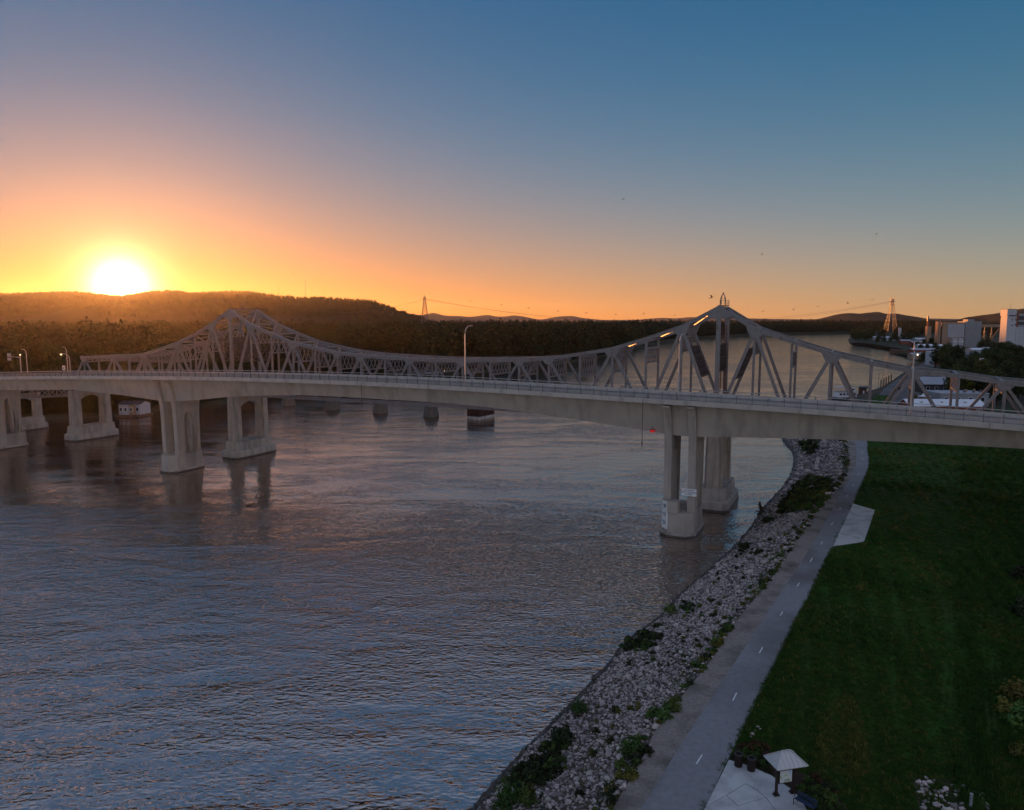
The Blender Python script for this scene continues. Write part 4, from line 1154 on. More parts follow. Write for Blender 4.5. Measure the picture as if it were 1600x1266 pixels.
block(o, 'loading_roof', M['whiteroof'], gx(1481), gx(1499.5), -6.4, -.2, zz(534.5), zz(534) + .3)
block(o, 'roof_vent', M['darkroof'], gx(1469.5), gx(1471), 4, 6, zz(504) + .01, zz(500.5))
block(o, 'grey_silo_block', M['greyclad'], gx(1505), gx(1530.5), 1, 17, 0, zz(502.5))
block(o, 'head_house', M['greyclad'], gx(1510), gx(1520), 3, 13, zz(502.5) + .01, zz(499.2))
for j in range(9):
    block(o, 'cladding_rib', M['greyclad'], gx(1505.6 + 2.8 * j), gx(1505.9 + 2.8 * j), .75, .99, .2, zz(503))
block(o, 'conveyor_gallery', M['tan'], gx(1530.6), gx(1572), 6, 9, zz(511.5), zz(507))
m_ = MB()
for a in (1541, 1552): m_.bar((gx(a) - 2, 7.5, 0), (gx(a), 7.5, zz(511.4)), .5, .5).bar((gx(a) + 2, 7.5, 0), (gx(a), 7.5, zz(511.4)), .5, .5)
inst('gallery_trestle', m_.mesh('gallery_trestle', M['rail']), o)
m_ = MB().bar((gx(1545), 6, 3), (gx(1562), 6, zz(514)), .8, .8); inst('belt_leg', m_.mesh('belt_leg', M['tan']), o)
# white elevator
Y = 760
gx = lambda px: pxx(px, Y) - pxx(1585, Y); zz = lambda py: pz(py, Y) - GZ
o = thing('grain_elevator', (pxx(1585, Y), Y, GZ), 'white grain elevator with tall head tower at the right edge', 'grain elevator')
block(o, 'tower', M['whiteclad'], gx(1568.5), gx(1583), 0, 10, 0, zz(493.5))
block(o, 'head_house', M['whiteclad'], gx(1567.5), gx(1582), -.6, 10.4, zz(493.4), zz(483.5))
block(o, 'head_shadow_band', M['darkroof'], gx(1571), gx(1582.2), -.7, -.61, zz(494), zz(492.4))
block(o, 'roof', M['redbrick'], gx(1567.3), gx(1582.2), -.8, 10.6, zz(483.5) + .01, zz(483.5) + .35)
for a, b in ((1575.5, 499), (1581, 499), (1576, 508), (1581, 507)):
    block(o, 'window', M['glass'], gx(a), gx(a + 2), -.12, -.01, zz(b + 2), zz(b - 1))
block(o, 'lower_silos', M['whiteclad'], gx(1583.1), gx(1640), 1, 14, 0, zz(511.5))
for j in range(8): block(o, 'silo_rib', M['whiteclad'], gx(1584.5 + 6 * j), gx(1585.1 + 6 * j), .7, .99, .2, zz(512))
block(o, 'upper_gallery', M['greyclad'], gx(1585), gx(1640), 3, 12, zz(511.4), zz(490))
block(o, 'gallery_end', M['redbrick'], gx(1584), gx(1588.8), 2.6, 12.4, zz(510.8), zz(489))
for j, (b0, b1) in enumerate(((494, 500), (503, 508))): block(o, 'gallery_window_band', M['darkroof'], gx(1589), gx(1640), 2.8, 2.99, zz(b1), zz(b0))
inst('antenna', MB().tube([(gx(1577.5), 5, zz(483.5)), (gx(1577.5), 5, zz(473))], .12, 6).mesh('antenna', M['rail']), o)
# stepped dark leg tower (left of the tan elevator)
Y = 1050
gx = lambda px: pxx(px, Y) - pxx(1449, Y); zz = lambda py: pz(py, Y) - GZ
o = thing('hoist_tower', (pxx(1449, Y), Y, GZ), 'slender dark stepped tower left of the tan grain elevator', 'tower')
block(o, 'base_block', M['tan'], gx(1446), gx(1452), 0, 6, 0, zz(510)); block(o, 'mid_stage', M['rustbarge'], gx(1447), gx(1450.5), 1, 5, zz(510), zz(502)); block(o, 'top_stage', M['rail'], gx(1446.3), gx(1448.3), 2, 4, zz(502), zz(494))
# white slender silo on the point
Y = 1120
gx = lambda px: pxx(px, Y) - pxx(1403, Y); zz = lambda py: pz(py, Y) - GZ
o = thing('silo', (pxx(1403, Y), Y, GZ), 'slender white silo standing right of the twin topped pylon', 'silo')
inst('shell', MB().tube([(0, 0, 0), (0, 0, zz(513))], 2.0, 16).mesh('shell', M['whiteclad']), o); inst('cap', MB().tube([(0, 0, zz(513)), (0, 0, zz(512))], 2.1, 16, .6).mesh('cap', M['paleclad']), o)
inst('annex', MB().box((4, 1, zz(521) / 2), (5, 5, zz(521))).mesh('annex', M['paleclad']), o)
# sheds and warehouses further along the shore
SHEDS = [(1382, 520, 1190, 40, 9, 5, 'whiteroof', 'long low open shed with a pale roof under the twin topped pylon'),
         (1437, 524, 1060, 20, 12, 6, 'whiteroof', 'white roofed shed just left of the dark stepped tower'),
         (1430, 531, 940, 16, 9, 5, 'paleclad', 'small pale shed behind the riverside trees'),
         (1450, 540, 800, 24, 10, 6, 'whiteroof', 'white warehouse at the foot of the tan grain elevator'),
         (1440, 546, 690, 22, 10, 6, 'paleclad', 'pale low warehouse beside the dock wall'),
         (1432, 552, 640, 12, 8, 4, 'paleclad', 'small shed with a glowing lamp on its wall by the dock'),
         (1530, 537, 720, 22, 12, 5, 'whiteroof', 'white roofed store between the two grain elevators'),
         (1548, 534, 740, 18, 10, 5, 'paleclad', 'pale shed below the conveyor gallery'),
         (1412, 528, 1010, 14, 8, 5, 'paleclad', 'grey shed right of the slender white silo')]
for px, pb, Y, w, d, h, rm, lab in SHEDS:
    house('warehouse', (pxx(px, Y), Y, GZ), rnd.uniform(-.2, .2), w, d, h, 1.4, M['paleclad' if rm == 'whiteroof' else 'redbrick'] if 'glowing' not in lab else M['tan'], M[rm], lab, 'warehouse', None, 4)
o = house('brick_building', (pxx(1459, 560), 560, GZ), .1, 6.5, 10, 10, 0, M['redbrick'], M['whiteroof'], 'small red brick building with a white end wall at the edge of the grove', 'building', None, 2, True)
block(o, 'end_wall', M['whiteclad'], -3.5, -3.27, -5.05, 5.05, 0, 10.1)
Y = 632
o = thing('wall_lamp', (pxx(1428, Y), Y - 5, GZ), 'glowing orange lamp on a post by the dock sheds', 'lamp')
inst('post', MB().tube([(0, 0, 0), (0, 0, 4)], .1, 6).mesh('post', M['rail']), o); inst('lamp_glass', MB().tube([(0, 0, 4), (0, 0, 4.5), (0, 0, 5)], .4, 8, .3).mesh('lamp_glass', M['lamp_glow']), o)
# dock wall
a, b = onz(1392, 552, 0), onz(1417, 556, 0)
o = thing('dock_wall', ((a.x + b.x) / 2, (a.y + b.y) / 2, 0), 'rusty brown dock wall with timber fenders at the water', 'dock')
L0 = Vector(o.location)
inst('wall_face', MB().bar(a - L0 + Vector((0, 0, 2)), b - L0 + Vector((0, 0, 2)), 3, 6.5).mesh('wall_face', M['rustbarge']), o)
for j in range(6):
    p = a.lerp(b, (j + .5) / 6) - L0; inst('fender', MB().tube([(p.x, p.y - 2.2, -2), (p.x, p.y - 2.2, 4.5)], .4, 8).mesh('fender', M['wood']), o)
# levee road and riverside lawn patch
mb = MB(); mb.sheet([onz(x, y, GZ) for x, y in ((1382, 607), (1419, 581.5), (1442, 567.5), (1462, 568), (1452, 588), (1437, 618), (1436, 646), (1352, 646), (1350, 634), (1372, 618))], GZ + .03)
tag(mb.build('levee_road', M['levee']), kind='structure')
mb = MB(); mb.sheet([onz(x, y, GZ) for x, y in ((1358, 640), (1354, 630), (1372, 617.5), (1394, 618), (1392, 630), (1386, 640))], GZ + .05)
tag(mb.build('lawn_patch', M['lawn']), kind='structure')
# long white roofed building and its neighbours behind the truss end
Y = 258
o = house('long_building', (pxx(1488, Y), Y + 5, GZ), -.06, 26, 9, 4.2, 1.9, M['redbrick'], M['whiteroof'], 'long brown building with a white roof behind the right end of the truss', 'building', None, 6)
for x in (-8, -1, 7): inst('roof_vent', MB().box((x, -2.4, 5.2), (.7, .7, .9)).mesh('roof_vent', M['galv']), o)
Y = 292
o = house('flat_roof_building', (pxx(1517, Y), Y + 8, GZ), -.05, 19, 12, 5.0, 0, M['greyclad'], M['paleclad'], 'flat roofed building with rooftop units behind the long white roof', 'building', None, 4, True)
for j, x in enumerate((1.5, 3.2, 5.0, 6.4, 7.8)):
    inst('rooftop_unit', MB().tube([(x, -3 + j % 2 * 2, 5.2), (x, -3 + j % 2 * 2, 6.6 - .2 * (j % 3))], .55, 10, .35).mesh('rooftop_unit', M['tan' if j % 2 else 'rail']), o)
Y = 345
house('pale_roof_house', (pxx(1469, Y), Y + 6, GZ), -.1, 11.5, 11, 4.2, 3.0, M['darkroof'], M['paleclad'], 'dark house with a big pale grey roof by the grove', 'house', None, 3)
Y = 300
o = thing('pavilion', (pxx(1448, Y), Y, GZ), 'round brown pavilion with a white conical roof beside the levee road', 'pavilion')
inst('wall', MB().tube([(0, 0, 0), (0, 0, 3.4)], 2.0, 12).mesh('wall', M['tan']), o); inst('roof', MB().tube([(0, 0, 3.4), (0, 0, 3.6), (0, 0, 5.0)], 2.6, 12, .15).mesh('roof', M['whiteroof']), o)
for j in range(6):
    a = -2.6 + j * .42; inst('window', MB().box((2.0 * math.cos(a), 2.0 * math.sin(a), 2.0), (.5, .5, 1.2), a).mesh('window', M['glass']), o)
Y = 330
o = thing('chimney', (pxx(1533.5, Y), Y, GZ), 'brick chimney with a bright metal cap rising from the dark grove', 'chimney')
hz_ = pz(563, Y) - GZ
inst('stack', MB().box((0, 0, hz_ / 2), (1.1, 1.1, hz_)).mesh('stack', M['redbrick']), o); inst('cap', MB().tube([(0, 0, hz_), (0, 0, hz_ + .9)], .8, 10, .9).mesh('cap', M['whiteclad']), o)
# tour boat
p = onz(1322, 624.5, 0)
o = thing('tour_boat', (p.x, p.y, 0), 'white two deck tour boat moored at the levee', 'boat'); o.rotation_euler = (0, 0, .25)
inst('hull', MB().loft([[(-6.5, -1.8, -.4), (5, -2, -.4), (7.2, 0, -.4), (5, 2, -.4), (-6.5, 1.8, -.4)], [(-6.8, -2.2, 1.3), (5.4, -2.3, 1.4), (8, 0, 1.7), (5.4, 2.3, 1.4), (-6.8, 2.2, 1.3)]]).mesh('hull', M['darkroof']), o)
inst('main_cabin', MB().box((-.8, 0, 2.6), (10.5, 4.0, 2.5)).mesh('main_cabin', M['white']), o)
for j in range(5): inst('window', MB().box((-4.8 + 2 * j, -2.02, 2.9), (1.3, .08, .9)).mesh('window', M['glass']), o)
inst('upper_deck', MB().box((-.8, 0, 3.95), (11, 4.4, .18)).mesh('upper_deck', M['whiteclad']), o)
inst('wheelhouse', MB().box((2.2, 0, 4.95), (3, 2.8, 1.8)).mesh('wheelhouse', M['white']), o)
inst('window', MB().box((2.2, -1.42, 5.2), (2.4, .06, .7)).mesh('window', M['glass']), o)
m_ = MB()
for x in (-6, -4, -2, 0):
    for y in (-2, 2): m_.bar((x, y, 4.05), (x, y, 6.2), .09, .09)
inst('canopy_post', m_.mesh('canopy_post', M['galv']), o); inst('canopy', MB().box((-3, 0, 6.28), (7, 4.4, .14)).mesh('canopy', M['whiteclad']), o)
m_ = MB()
for y in (-2.15, 2.15):
    for z in (4.5, 4.95): m_.bar((-6.2, y, z), (.5, y, z), .05, .05)
inst('guard_rail', m_.mesh('guard_rail', M['galv']), o)
p = onz(1349, 616, 1.0)
o = thing('dock_hut', (p.x, p.y, .6), 'brown timber hut on a floating dock beside the white tour boat', 'hut')
inst('float', MB().box((0, 0, -.1), (6, 4, .8)).mesh('float', M['wood']), o); inst('wall', MB().box((-.4, .3, 2), (3, 2.6, 3.4)).mesh('wall', M['rustbarge']), o); inst('roof', gable(MB(), 3.2, 2.8, 3.7, .5).mesh('roof', M['darkroof']), o); inst('door', MB().box((-.4, -1.02, 1.4), (.9, .06, 2)).mesh('door', M['white']), o)
for j, (px, py) in enumerate(((1380.5, 607), (1384, 604.5), (1388, 602), (1392, 599.5), (1376, 609.5))):
    p = onz(px, py, 0)
    o = inst('mooring_pile', MB().tube([(0, 0, -2), (0, 0, 5.6)], .32, 10).tube([(0, 0, 5.55), (0, 0, 5.9)], .36, 10, .1).mesh('mooring_pile', M['rustbarge']), None, (p.x, p.y, 0))
    tag(o, ['first', 'second', 'third', 'farthest', 'nearest'][j] + ' timber mooring pile along the levee edge', 'pile', 'mooring piles along the levee')
for px, py, pt, lab in ((1372, 610, 583, 'slim light pole on the levee left of the mooring piles'), (1378.5, 608, 580, 'slim light pole on the levee among the mooring piles')):
    p = onz(px, py, GZ); h_ = (py - pt) / F * p.y
    o = thing('light_pole', p, lab, 'light pole')
    inst('pole', MB().tube([(0, 0, 0), (0, 0, h_)], .09, 6).mesh('pole', M['rail']), o); inst('lamp_head', MB().box((.3, 0, h_), (.9, .25, .15)).mesh('lamp_head', M['rail']), o)
def car(px, py, body, lab, yaw):
    p = onz(px, py, GZ); o = thing('parked_car', (p.x, p.y, GZ + .03), lab, 'car'); o.rotation_euler = (0, 0, yaw)
    prof = [(-2.2, .3), (2.2, .3), (2.25, .7), (1.3, .95), (.6, 1.45), (-1.2, 1.48), (-1.9, 1.0), (-2.25, .9)]
    inst('body', MB().prism([(x, -.85, z) for x, z in prof], (0, 1.7, 0)).mesh('body', M[body]), o)
    for sx in (-.88, .82): inst('side_window', MB().prism([(x, sx, z) for x, z in ((1.0, 1.0), (.5, 1.38), (-1.1, 1.4), (-1.6, 1.02))], (0, .06, 0)).mesh('side_window', M['glass']), o)
    for x in (-1.35, 1.35):
        for y in (-.86, .66): inst('wheel', MB().tube([(x, y, .33), (x, y + .2, .33)], .33, 12).mesh('wheel', M['black']), o)
car(1404, 609.5, 'darkroof', 'dark car parked on the levee road near the mooring piles', .5)
car(1432, 634, 'white', 'white car parked on the levee road next to the lamp post', .1)

# ------------------------------------------------------------------ trees of the town
crowns = [crown_mesh('crown', M['leaf_tree'], rng, 1500, 14 + k, 5.0 + .4 * k, .42, 10, .12) for k in range(4)]
lime = crown_mesh('crown', M['leaf_lime'], rng, 1500, 12, 4.6, .40, 9, .12)
olive = crown_mesh('crown', M['leaf_forest'], rng, 1500, 13, 5.4, .42, 9, .12)
def trunk_mesh():
    m_ = MB().tube([(0, 0, -.3), (.1, 0, 2), (0, .1, 5), (.1, 0, 9)], .42, 8, .14)
    for a in range(5):
        t = a * 1.26; z = 3 + .8 * a
        m_.tube([(0, 0, z), (1.3 * math.cos(t), 1.3 * math.sin(t), z + 1.4), (2.6 * math.cos(t), 2.6 * math.sin(t), z + 3.2)], .16, 6, .05)
    return m_.mesh('trunk', M['bark'])
trunk_me = trunk_mesh()
def tree(x, y, sc, cm, label, group, z=GZ):
    o = thing('tree', (x, y, z), label, 'tree', group); o.scale = (sc, sc, sc); o.rotation_euler = (0, 0, rnd.uniform(0, 6.28))
    inst('trunk', trunk_me, o); inst('crown', cm, o); return o
tree(pxx(1513, 322), 322, .95, lime, 'bright lime green tree in front of the dark grove', None)
tree(pxx(1588, 330), 330, 1.0, olive, 'olive brown rounded tree at the right end of the grove', None)
tree(pxx(1563, 300), 300, .8, olive, 'smaller olive tree beside the chimney at the grove front', None)
tree(pxx(1431, 298), 298, .38, lime, 'small bright green tree beside the round pavilion', None)
tree(pxx(1441, 575), 575, .6, crowns[1], 'small dark tree alone at the head of the levee road', None)
def clump(n_, px0, px1, Y0, Y1, s0, s1, label, group):
    for j in range(n_):
        Y = Y0 + (Y1 - Y0) * rnd.random(); px = px0 + (px1 - px0) * ((j + rnd.random()) / n_)
        tree(pxx(px, Y), Y, rnd.uniform(s0, s1), crowns[rnd.randrange(4)], label, group)
clump(30, 1462, 1660, 400, 560, .85, 1.15, 'dark green tree crowded in the grove below the grain elevators', 'trees of the dark grove')
clump(22, 1478, 1660, 305, 390, .75, 1.0, 'dark tree in the front rows of the grove behind the truss end', 'front trees of the grove')
clump(12, 1329, 1362, 1160, 1260, .9, 1.35, 'dark tree on the wooded point reaching into the river', 'trees on the river point')
clump(12, 1365, 1425, 1060, 1180, .5, .95, 'low tree among the sheds behind the river point', 'trees among the sheds')
clump(9, 1425, 1462, 720, 980, .55, .9, 'tree between the low warehouses left of the tan elevator', 'trees between the warehouses')
clump(10, 1530, 1572, 640, 860, .6, .9, 'tree under the conveyor between the grain elevators', 'trees under the conveyor')
# far wooded shore on the right: a mass
pts = []
for j in range(900):
    Y = rnd.uniform(1350, 3300); px = rnd.uniform(1355, 1780)
    pts.append(((pxx(px, Y), Y, GZ - 1), (0, 0, rnd.uniform(0, 6.28)), (rnd.uniform(.6, .9),) * 3, rnd.randrange(5)))
tag(scatter('far_right_woods', pts, forest_protos), kind='stuff')
# ------------------------------------------------------------------ riprap, bank plants
def rock_mesh(name, m, seed, sub=1):
    bm = bmesh.new(); bmesh.ops.create_icosphere(bm, subdivisions=sub, radius=1.0)
    r_ = random.Random(seed); sx, sy, sz = r_.uniform(.8, 1.25), r_.uniform(.7, 1.0), r_.uniform(.5, .8)
    for v in bm.verts:
        d = 1 + .35 * noise.noise(v.co * 1.3 + Vector((seed * 3.1, 0, 0))) + r_.uniform(-.10, .10)
        v.co = Vector((v.co.x * sx * d, v.co.y * sy * d, v.co.z * sz * d))
    me = bpy.data.meshes.new(name); bm.to_mesh(me); bm.free(); me.materials.append(m); return me
rocks = [rock_mesh('rock', M['rock'], k) for k in range(6)]
wets = [rock_mesh('rock', M['rock_wet'], 20 + k) for k in range(3)]
bl = Vector(bank.location)
rpts = []
nrow = len(lo_f)
for i in range(nrow - 1):
    a, b = bank_pt(i, 0), bank_pt(i, 1); a2 = bank_pt(i + 1, 0)
    L_ = ((a2 - a).length + (bank_pt(i + 1, 1) - b).length) / 2; wdt = (b - a).length
    Yc = (a.y + b.y) / 2
    size = .16 if Yc < 100 else .21 if Yc < 150 else .32
    cnt = int(L_ * wdt / (size * size * 2.3))
    for q in range(min(cnt, 3600)):
        f = rnd.random(); t = rnd.random()
        p = bank_pt(i, f).lerp(bank_pt(i + 1, f), t)
        p.z = GZ * f ** .9 + .25 * noise.noise(Vector((p.x * .25, p.y * .25, 1.3)))
        veg = noise.noise(Vector((p.x * .11, p.y * .11, 7.7)))
        if f > .93 and rnd.random() < .6: continue
        sz = size * rnd.choice((.4, .55, .7, .8, 1.0, 1.0, 1.3)) * (1.0 if rnd.random() > .06 else 1.7)
        rpts.append((p, sz, f))
rpts.sort(key=lambda r: -r[1] / max(20, (r[0] - Vector((0, 0, 40))).length))
inview = []
for r in rpts:
    p = r[0] - Vector((0, 0, CAM_H)); zc = p.y * _c - p.z * _s
    u_, v_ = CX + F * p.x / zc, CY - F * (p.y * _s + p.z * _c) / zc
    if 0 < u_ < 1600 and 0 < v_ < 1262 and len(inview) < 280: inview.append(r)
ids = set(id(r) for r in inview)
for p, sz, f in inview:
    wet = f < .06
    inst('rock', (wets[rnd.randrange(3)] if wet else rocks[rnd.randrange(6)]), bank, p - bl + Vector((0, 0, sz * .1)), 0, sz, rot=(rnd.uniform(-.5, .5), rnd.uniform(-.5, .5), rnd.uniform(0, 6.28)))
prot = [proto('rock', me) for me in rocks + wets]
spts = [(p + Vector((0, 0, sz * .05)), (rnd.uniform(-.6, .6), rnd.uniform(-.6, .6), rnd.uniform(0, 6.28)), (sz, sz, sz), (6 + rnd.randrange(3)) if f < .055 + .03 * rnd.random() else rnd.randrange(6)) for (p, sz, f) in rpts if (id((p, sz, f)) not in ids)]
spts = [(r[0] + Vector((0, 0, r[1] * .05)), (rnd.uniform(-.6, .6), rnd.uniform(-.6, .6), rnd.uniform(0, 6.28)), (r[1],) * 3, (6 + rnd.randrange(3)) if r[2] < .055 + .03 * rnd.random() or rnd.random() < (.45 if r[0].y > 135 else .22 if noise.noise(r[0] * .15) > .1 else .06) else rnd.randrange(6)) for r in rpts if id(r) not in ids]
scatter('small_rocks', spts, prot, bank, 'stuff', bl)

def tuft_mesh(name, m, n_, h, spread, wid):
    v, f = [], []
    for k in range(n_):
        a = rng.uniform(0, 6.28); r = spread * math.sqrt(rng.uniform()); x, y = r * math.cos(a), r * math.sin(a)
        t = rng.uniform(0, 6.28); ln = h * rng.uniform(.6, 1.15); lean = rng.uniform(.15, .7) * ln
        dx, dy = math.cos(t), math.sin(t); w = wid
        b = len(v)
        v += [(x - dy * w, y + dx * w, 0), (x + dy * w, y - dx * w, 0), (x + dx * lean * .4 + dy * w * .7, y + dy * lean * .4 - dx * w * .7, ln * .62), (x + dx * lean * .4 - dy * w * .7, y + dy * lean * .4 + dx * w * .7, ln * .62), (x + dx * lean, y + dy * lean, ln)]
        f += [(b, b + 1, b + 2, b + 3), (b + 3, b + 2, b + 4)]
    me = bpy.data.meshes.new(name); me.from_pydata(v, [], f); me.materials.append(m); me.update(); return me
def leafy(name, m, n_, r, h, leaf):
    d = rng.normal(size=(n_, 3)); d[:, 2] = np.abs(d[:, 2]); d /= np.linalg.norm(d, axis=1, keepdims=True)
    lob = 1 + .25 * np.sin(d[:, :1] * 5 + d[:, 1:2] * 4) 
    c = d * rng.uniform(.35, 1.0, (n_, 1)) ** .6 * lob * np.array([r, r, h])
    return quads_mesh(name, c, d + rng.normal(size=(n_, 3)) * .8, rng.uniform(.6, 1.3, n_) * leaf, m, rng)
weed = [proto('weed', leafy('weed', M['leaf_shrub'], 90, .45, .5, .11)), proto('weed', leafy('weed', M['leaf_dark'], 100, .6, .55, .13)), proto('weed', tuft_mesh('weed', M['leaf_shrub'], 26, .7, .3, .02)), proto('weed', leafy('weed', M['leaf_yellow'], 80, .4, .5, .10))]
# weeds along the top of the bank and in the two overgrown stretches
wp = []
def weed_at(p, s0, s1, kinds=(0, 0, 1, 2)):
    s_ = rnd.uniform(s0, s1); wp.append(((p.x, p.y, p.z - .03), (0, 0, rnd.uniform(0, 6.28)), (s_, s_, s_ * rnd.uniform(.7, 1.2)), rnd.choice(kinds)))
for i in range(4, nrow - 1):
    L_ = (hi_f[i + 1] - hi_f[i]).length
    for q in range(int(L_ * 5)):
        t = rnd.random(); pa = hi_f[i].lerp(hi_f[i + 1], t)
        dens = .5 + .9 * noise.noise(Vector((pa.x * .16, pa.y * .16, 2.2)))
        if rnd.random() > dens - .02: continue
        f = 1 - abs(rnd.gauss(0, .07)); p = bank_pt(i, max(f, .7)).lerp(bank_pt(i + 1, max(f, .7)), t)
        weed_at(p, .4, 1.25, (0, 0, 1, 2, 2, 3, 3))
BP = [bank_pt(i, k / 24) for i in range(nrow) for k in range(25)]
def project(p):
    q = p - Vector((0, 0, CAM_H)); zc = q.y * _c - q.z * _s
    return CX + F * q.x / zc, CY - F * (q.y * _s + q.z * _c) / zc
BU, BV = (np.array(v) for v in zip(*[project(p) for p in BP]))
def region(poly_px, n_, s0, s1, kinds, zf=2.6):
    xs = [p[0] for p in poly_px]; ys = [p[1] for p in poly_px]; P_ = [Vector((x, y, 0)) for x, y in poly_px]; k = 0
    while k < n_:
        x, y = rnd.uniform(min(xs), max(xs)), rnd.uniform(min(ys), max(ys))
        if not inside((x, y), P_): continue
        k += 1
        d2 = (BU - x) ** 2 + (BV - y) ** 2; q = int(np.argmin(d2)); p = BP[q].copy()
        p.x += rnd.uniform(-.5, .5); p.y += rnd.uniform(-.6, .6); p.z += .12
        weed_at(p, s0, s1, kinds)
region([(1229, 797), (1262, 746), (1300, 748), (1296, 768), (1281, 790), (1245, 800)], 420, .7, 1.7, (0, 0, 1, 2, 3))
region([(1252, 690), (1278, 690), (1276, 712), (1256, 706)], 90, .9, 1.9, (0, 1, 1))
region([(1212, 800), (1250, 752), (1258, 760), (1228, 806)], 130, .7, 1.4, (1, 1, 3))
region([(836, 1200), (862, 1158), (880, 1160), (872, 1200), (850, 1230), (805, 1238), (800, 1215)], 170, .5, 1.1, (1, 1, 1, 0))
region([(972, 1012), (1012, 985), (1040, 988), (1030, 1004), (985, 1022)], 90, .6, 1.1, (1, 1, 0))
region([(1060, 948), (1078, 938), (1092, 945), (1072, 957)], 22, .4, .8, (0, 1))
for q in range(420):                                     # strays between the stones
    i = rnd.randrange(4, nrow - 1); p = bank_pt(i, rnd.uniform(.12, .97)).lerp(bank_pt(i + 1, rnd.uniform(.12, .97)), rnd.random()); p.z += .12
    if noise.noise(Vector((p.x * .09, p.y * .09, 12.0))) > -.1: weed_at(p, .3, .85, (0, 1, 2, 3, 3))
tag(scatter('bank_weeds', wp, weed), kind='stuff')
# single shrubs one can tell apart on the bank
shrub_me = [leafy('foliage', M['leaf_shrub'], 520, 1.0, 1.1, .10), leafy('foliage', M['leaf_dark'], 560, 1.1, 1.0, .11), leafy('foliage', M['leaf_yellow'], 420, .9, .9, .09)]
stem_me = MB().tube([(0, 0, -.2), (.05, 0, .3), (.15, .1, .8)], .04, 6, .015).tube([(0, 0, .1), (-.2, .1, .6)], .025, 6, .01).tube([(0, 0, .1), (.1, -.25, .7)], .025, 6, .01).mesh('stems', M['bark'])
def shrub(px, py, z, sc, kind, label, group=None):
    p = onz(px, py, z); o = thing('shrub', p, label, 'shrub', group)
    s_ = sc if isinstance(sc, tuple) else (sc, sc, sc); o.scale = s_; o.rotation_euler = (0, 0, rnd.uniform(0, 6.28))
    inst('foliage', shrub_me[kind], o); inst('stems', stem_me, o); return o
for a in ((905, 1110, 1.6, .9, 0, 'green shrub on the riprap just above the waterline bend'), (793, 1248, 2.0, 1.0, 0, 'bright green shrub at the bottom of the riprap near the frame edge'),
          (823, 1254, 2.6, (.75, .75, 1.3), 0, 'upright bright green shrub low on the rocks'), (786, 1268, 2.2, .8, 0, 'bright green shrub cut by the bottom edge on the rocks'),
          (986, 1176, 4.7, 1.0, 0, 'green shrub at the top of the riprap beside the gravel'), (1046, 956, 1.6, (.9, .9, .9), 0, 'round green shrub on the riprap below the right river pier'),
          (1163, 857, 1.8, 1.0, 1, 'dark shrub at the water close to the right truss pier'), (1204, 817, 1.6, (1.6, 1.6, 1.1), 1, 'wide dark shrub near the driftwood stump'),
          (1185, 866, 3.0, .8, 1, 'small dark shrub halfway up the riprap'), (1033, 1122, 4.8, (1.2, 1.2, .8), 0, 'low green shrub where the gravel shoulder narrows'),
          (1050, 1108, 4.9, .9, 0, 'second low green shrub by the gravel shoulder'), (880, 1152, 2.4, 1.0, 1, 'dark shrub in the middle of the near riprap')):
    shrub(*a)
shrub(985, 1214, 5.0, (.7, .7, .6), 2, 'orange yellow dried shrub at the gravel edge')
# driftwood stump and a floating log
p = onz(1189, 803, .3)
o = thing('driftwood_stump', p, 'dark driftwood stump with broken roots standing at the water edge', 'driftwood')
m_ = MB().tube([(0, 0, -.6), (.1, 0, .8), (-.3, 0, 1.9), (-.35, 0, 2.6)], .55, 9, .16)
inst('trunk', m_.mesh('trunk', M['bark']), o)
m_ = MB()
for t, ln in ((.3, 1.5), (1.4, 1.2), (2.6, 1.4), (4.0, 1.6), (5.2, 1.1)): m_.tube([(0, 0, .3), (ln * .6 * math.cos(t), ln * .6 * math.sin(t), .55), (ln * math.cos(t), ln * math.sin(t), -.1)], .2, 6, .05)
m_.tube([(-.1, 0, 1.4), (-.8, .1, 2.0)], .13, 6, .04).tube([(0, 0, 1.0), (.7, -.2, 1.8), (.8, -.2, 2.3)], .14, 6, .04)
inst('root', m_.mesh('root', M['bark']), o)
p = onz(393, 790, 0)
o = thing('floating_log', p, 'short pale log adrift on the river below the left truss pier', 'log')
inst('trunk', MB().tube([(-1.1, -.35, .05), (0, 0, .2), (1.1, .55, .3)], .22, 8, .12).mesh('trunk', M['wood']), o); inst('branch', MB().tube([(.3, .1, .2), (.9, .1, .7)], .07, 6, .03).mesh('branch', M['wood']), o)

# ------------------------------------------------------------------ lawn grass, rough edge, shrubs on the right
turf = [proto('grass_tuft', tuft_mesh('grass_tuft', M['grass'], 16, .10, .16, .012)), proto('grass_tuft', tuft_mesh('grass_tuft', M['grass'], 18, .22, .2, .014)), proto('grass_tuft', tuft_mesh('grass_tuft', M['leaf_yellow'], 14, .2, .2, .012))]
TR_ = [[(1478, 940), (1479, 1050), (1470, 1130), (1450, 1155)], [(1487, 940), (1488, 1060), (1478, 1140)], [(1533, 940), (1541, 1080), (1546, 1150)], [(1545, 960), (1553, 1080), (1556, 1140)], [(1380, 800), (1400, 960), (1395, 1080)]]
tracks = [(onz(*a, GZ), onz(*b, GZ)) for tr in TR_ for a, b in zip(tr, tr[1:])]
def on_track(p):
    for a, b in tracks:
        d = b - a; t = max(0, min(1, (p - a).dot(d) / d.length_squared))
        if (a + d * t - p).length < .16 + .08 * noise.noise(p * .7): return True
    return False
gp = []
pad_q = [onz(x, y, GZ) for x, y in ((1300, 857), (1332, 785), (1370, 796), (1352, 850))]
bed_q = [onz(x, y, GZ) for x, y in ((1085, 1290), (1139, 1182), (1152, 1163), (1185, 1158), (1215, 1185), (1262, 1215), (1310, 1245), (1345, 1300))]
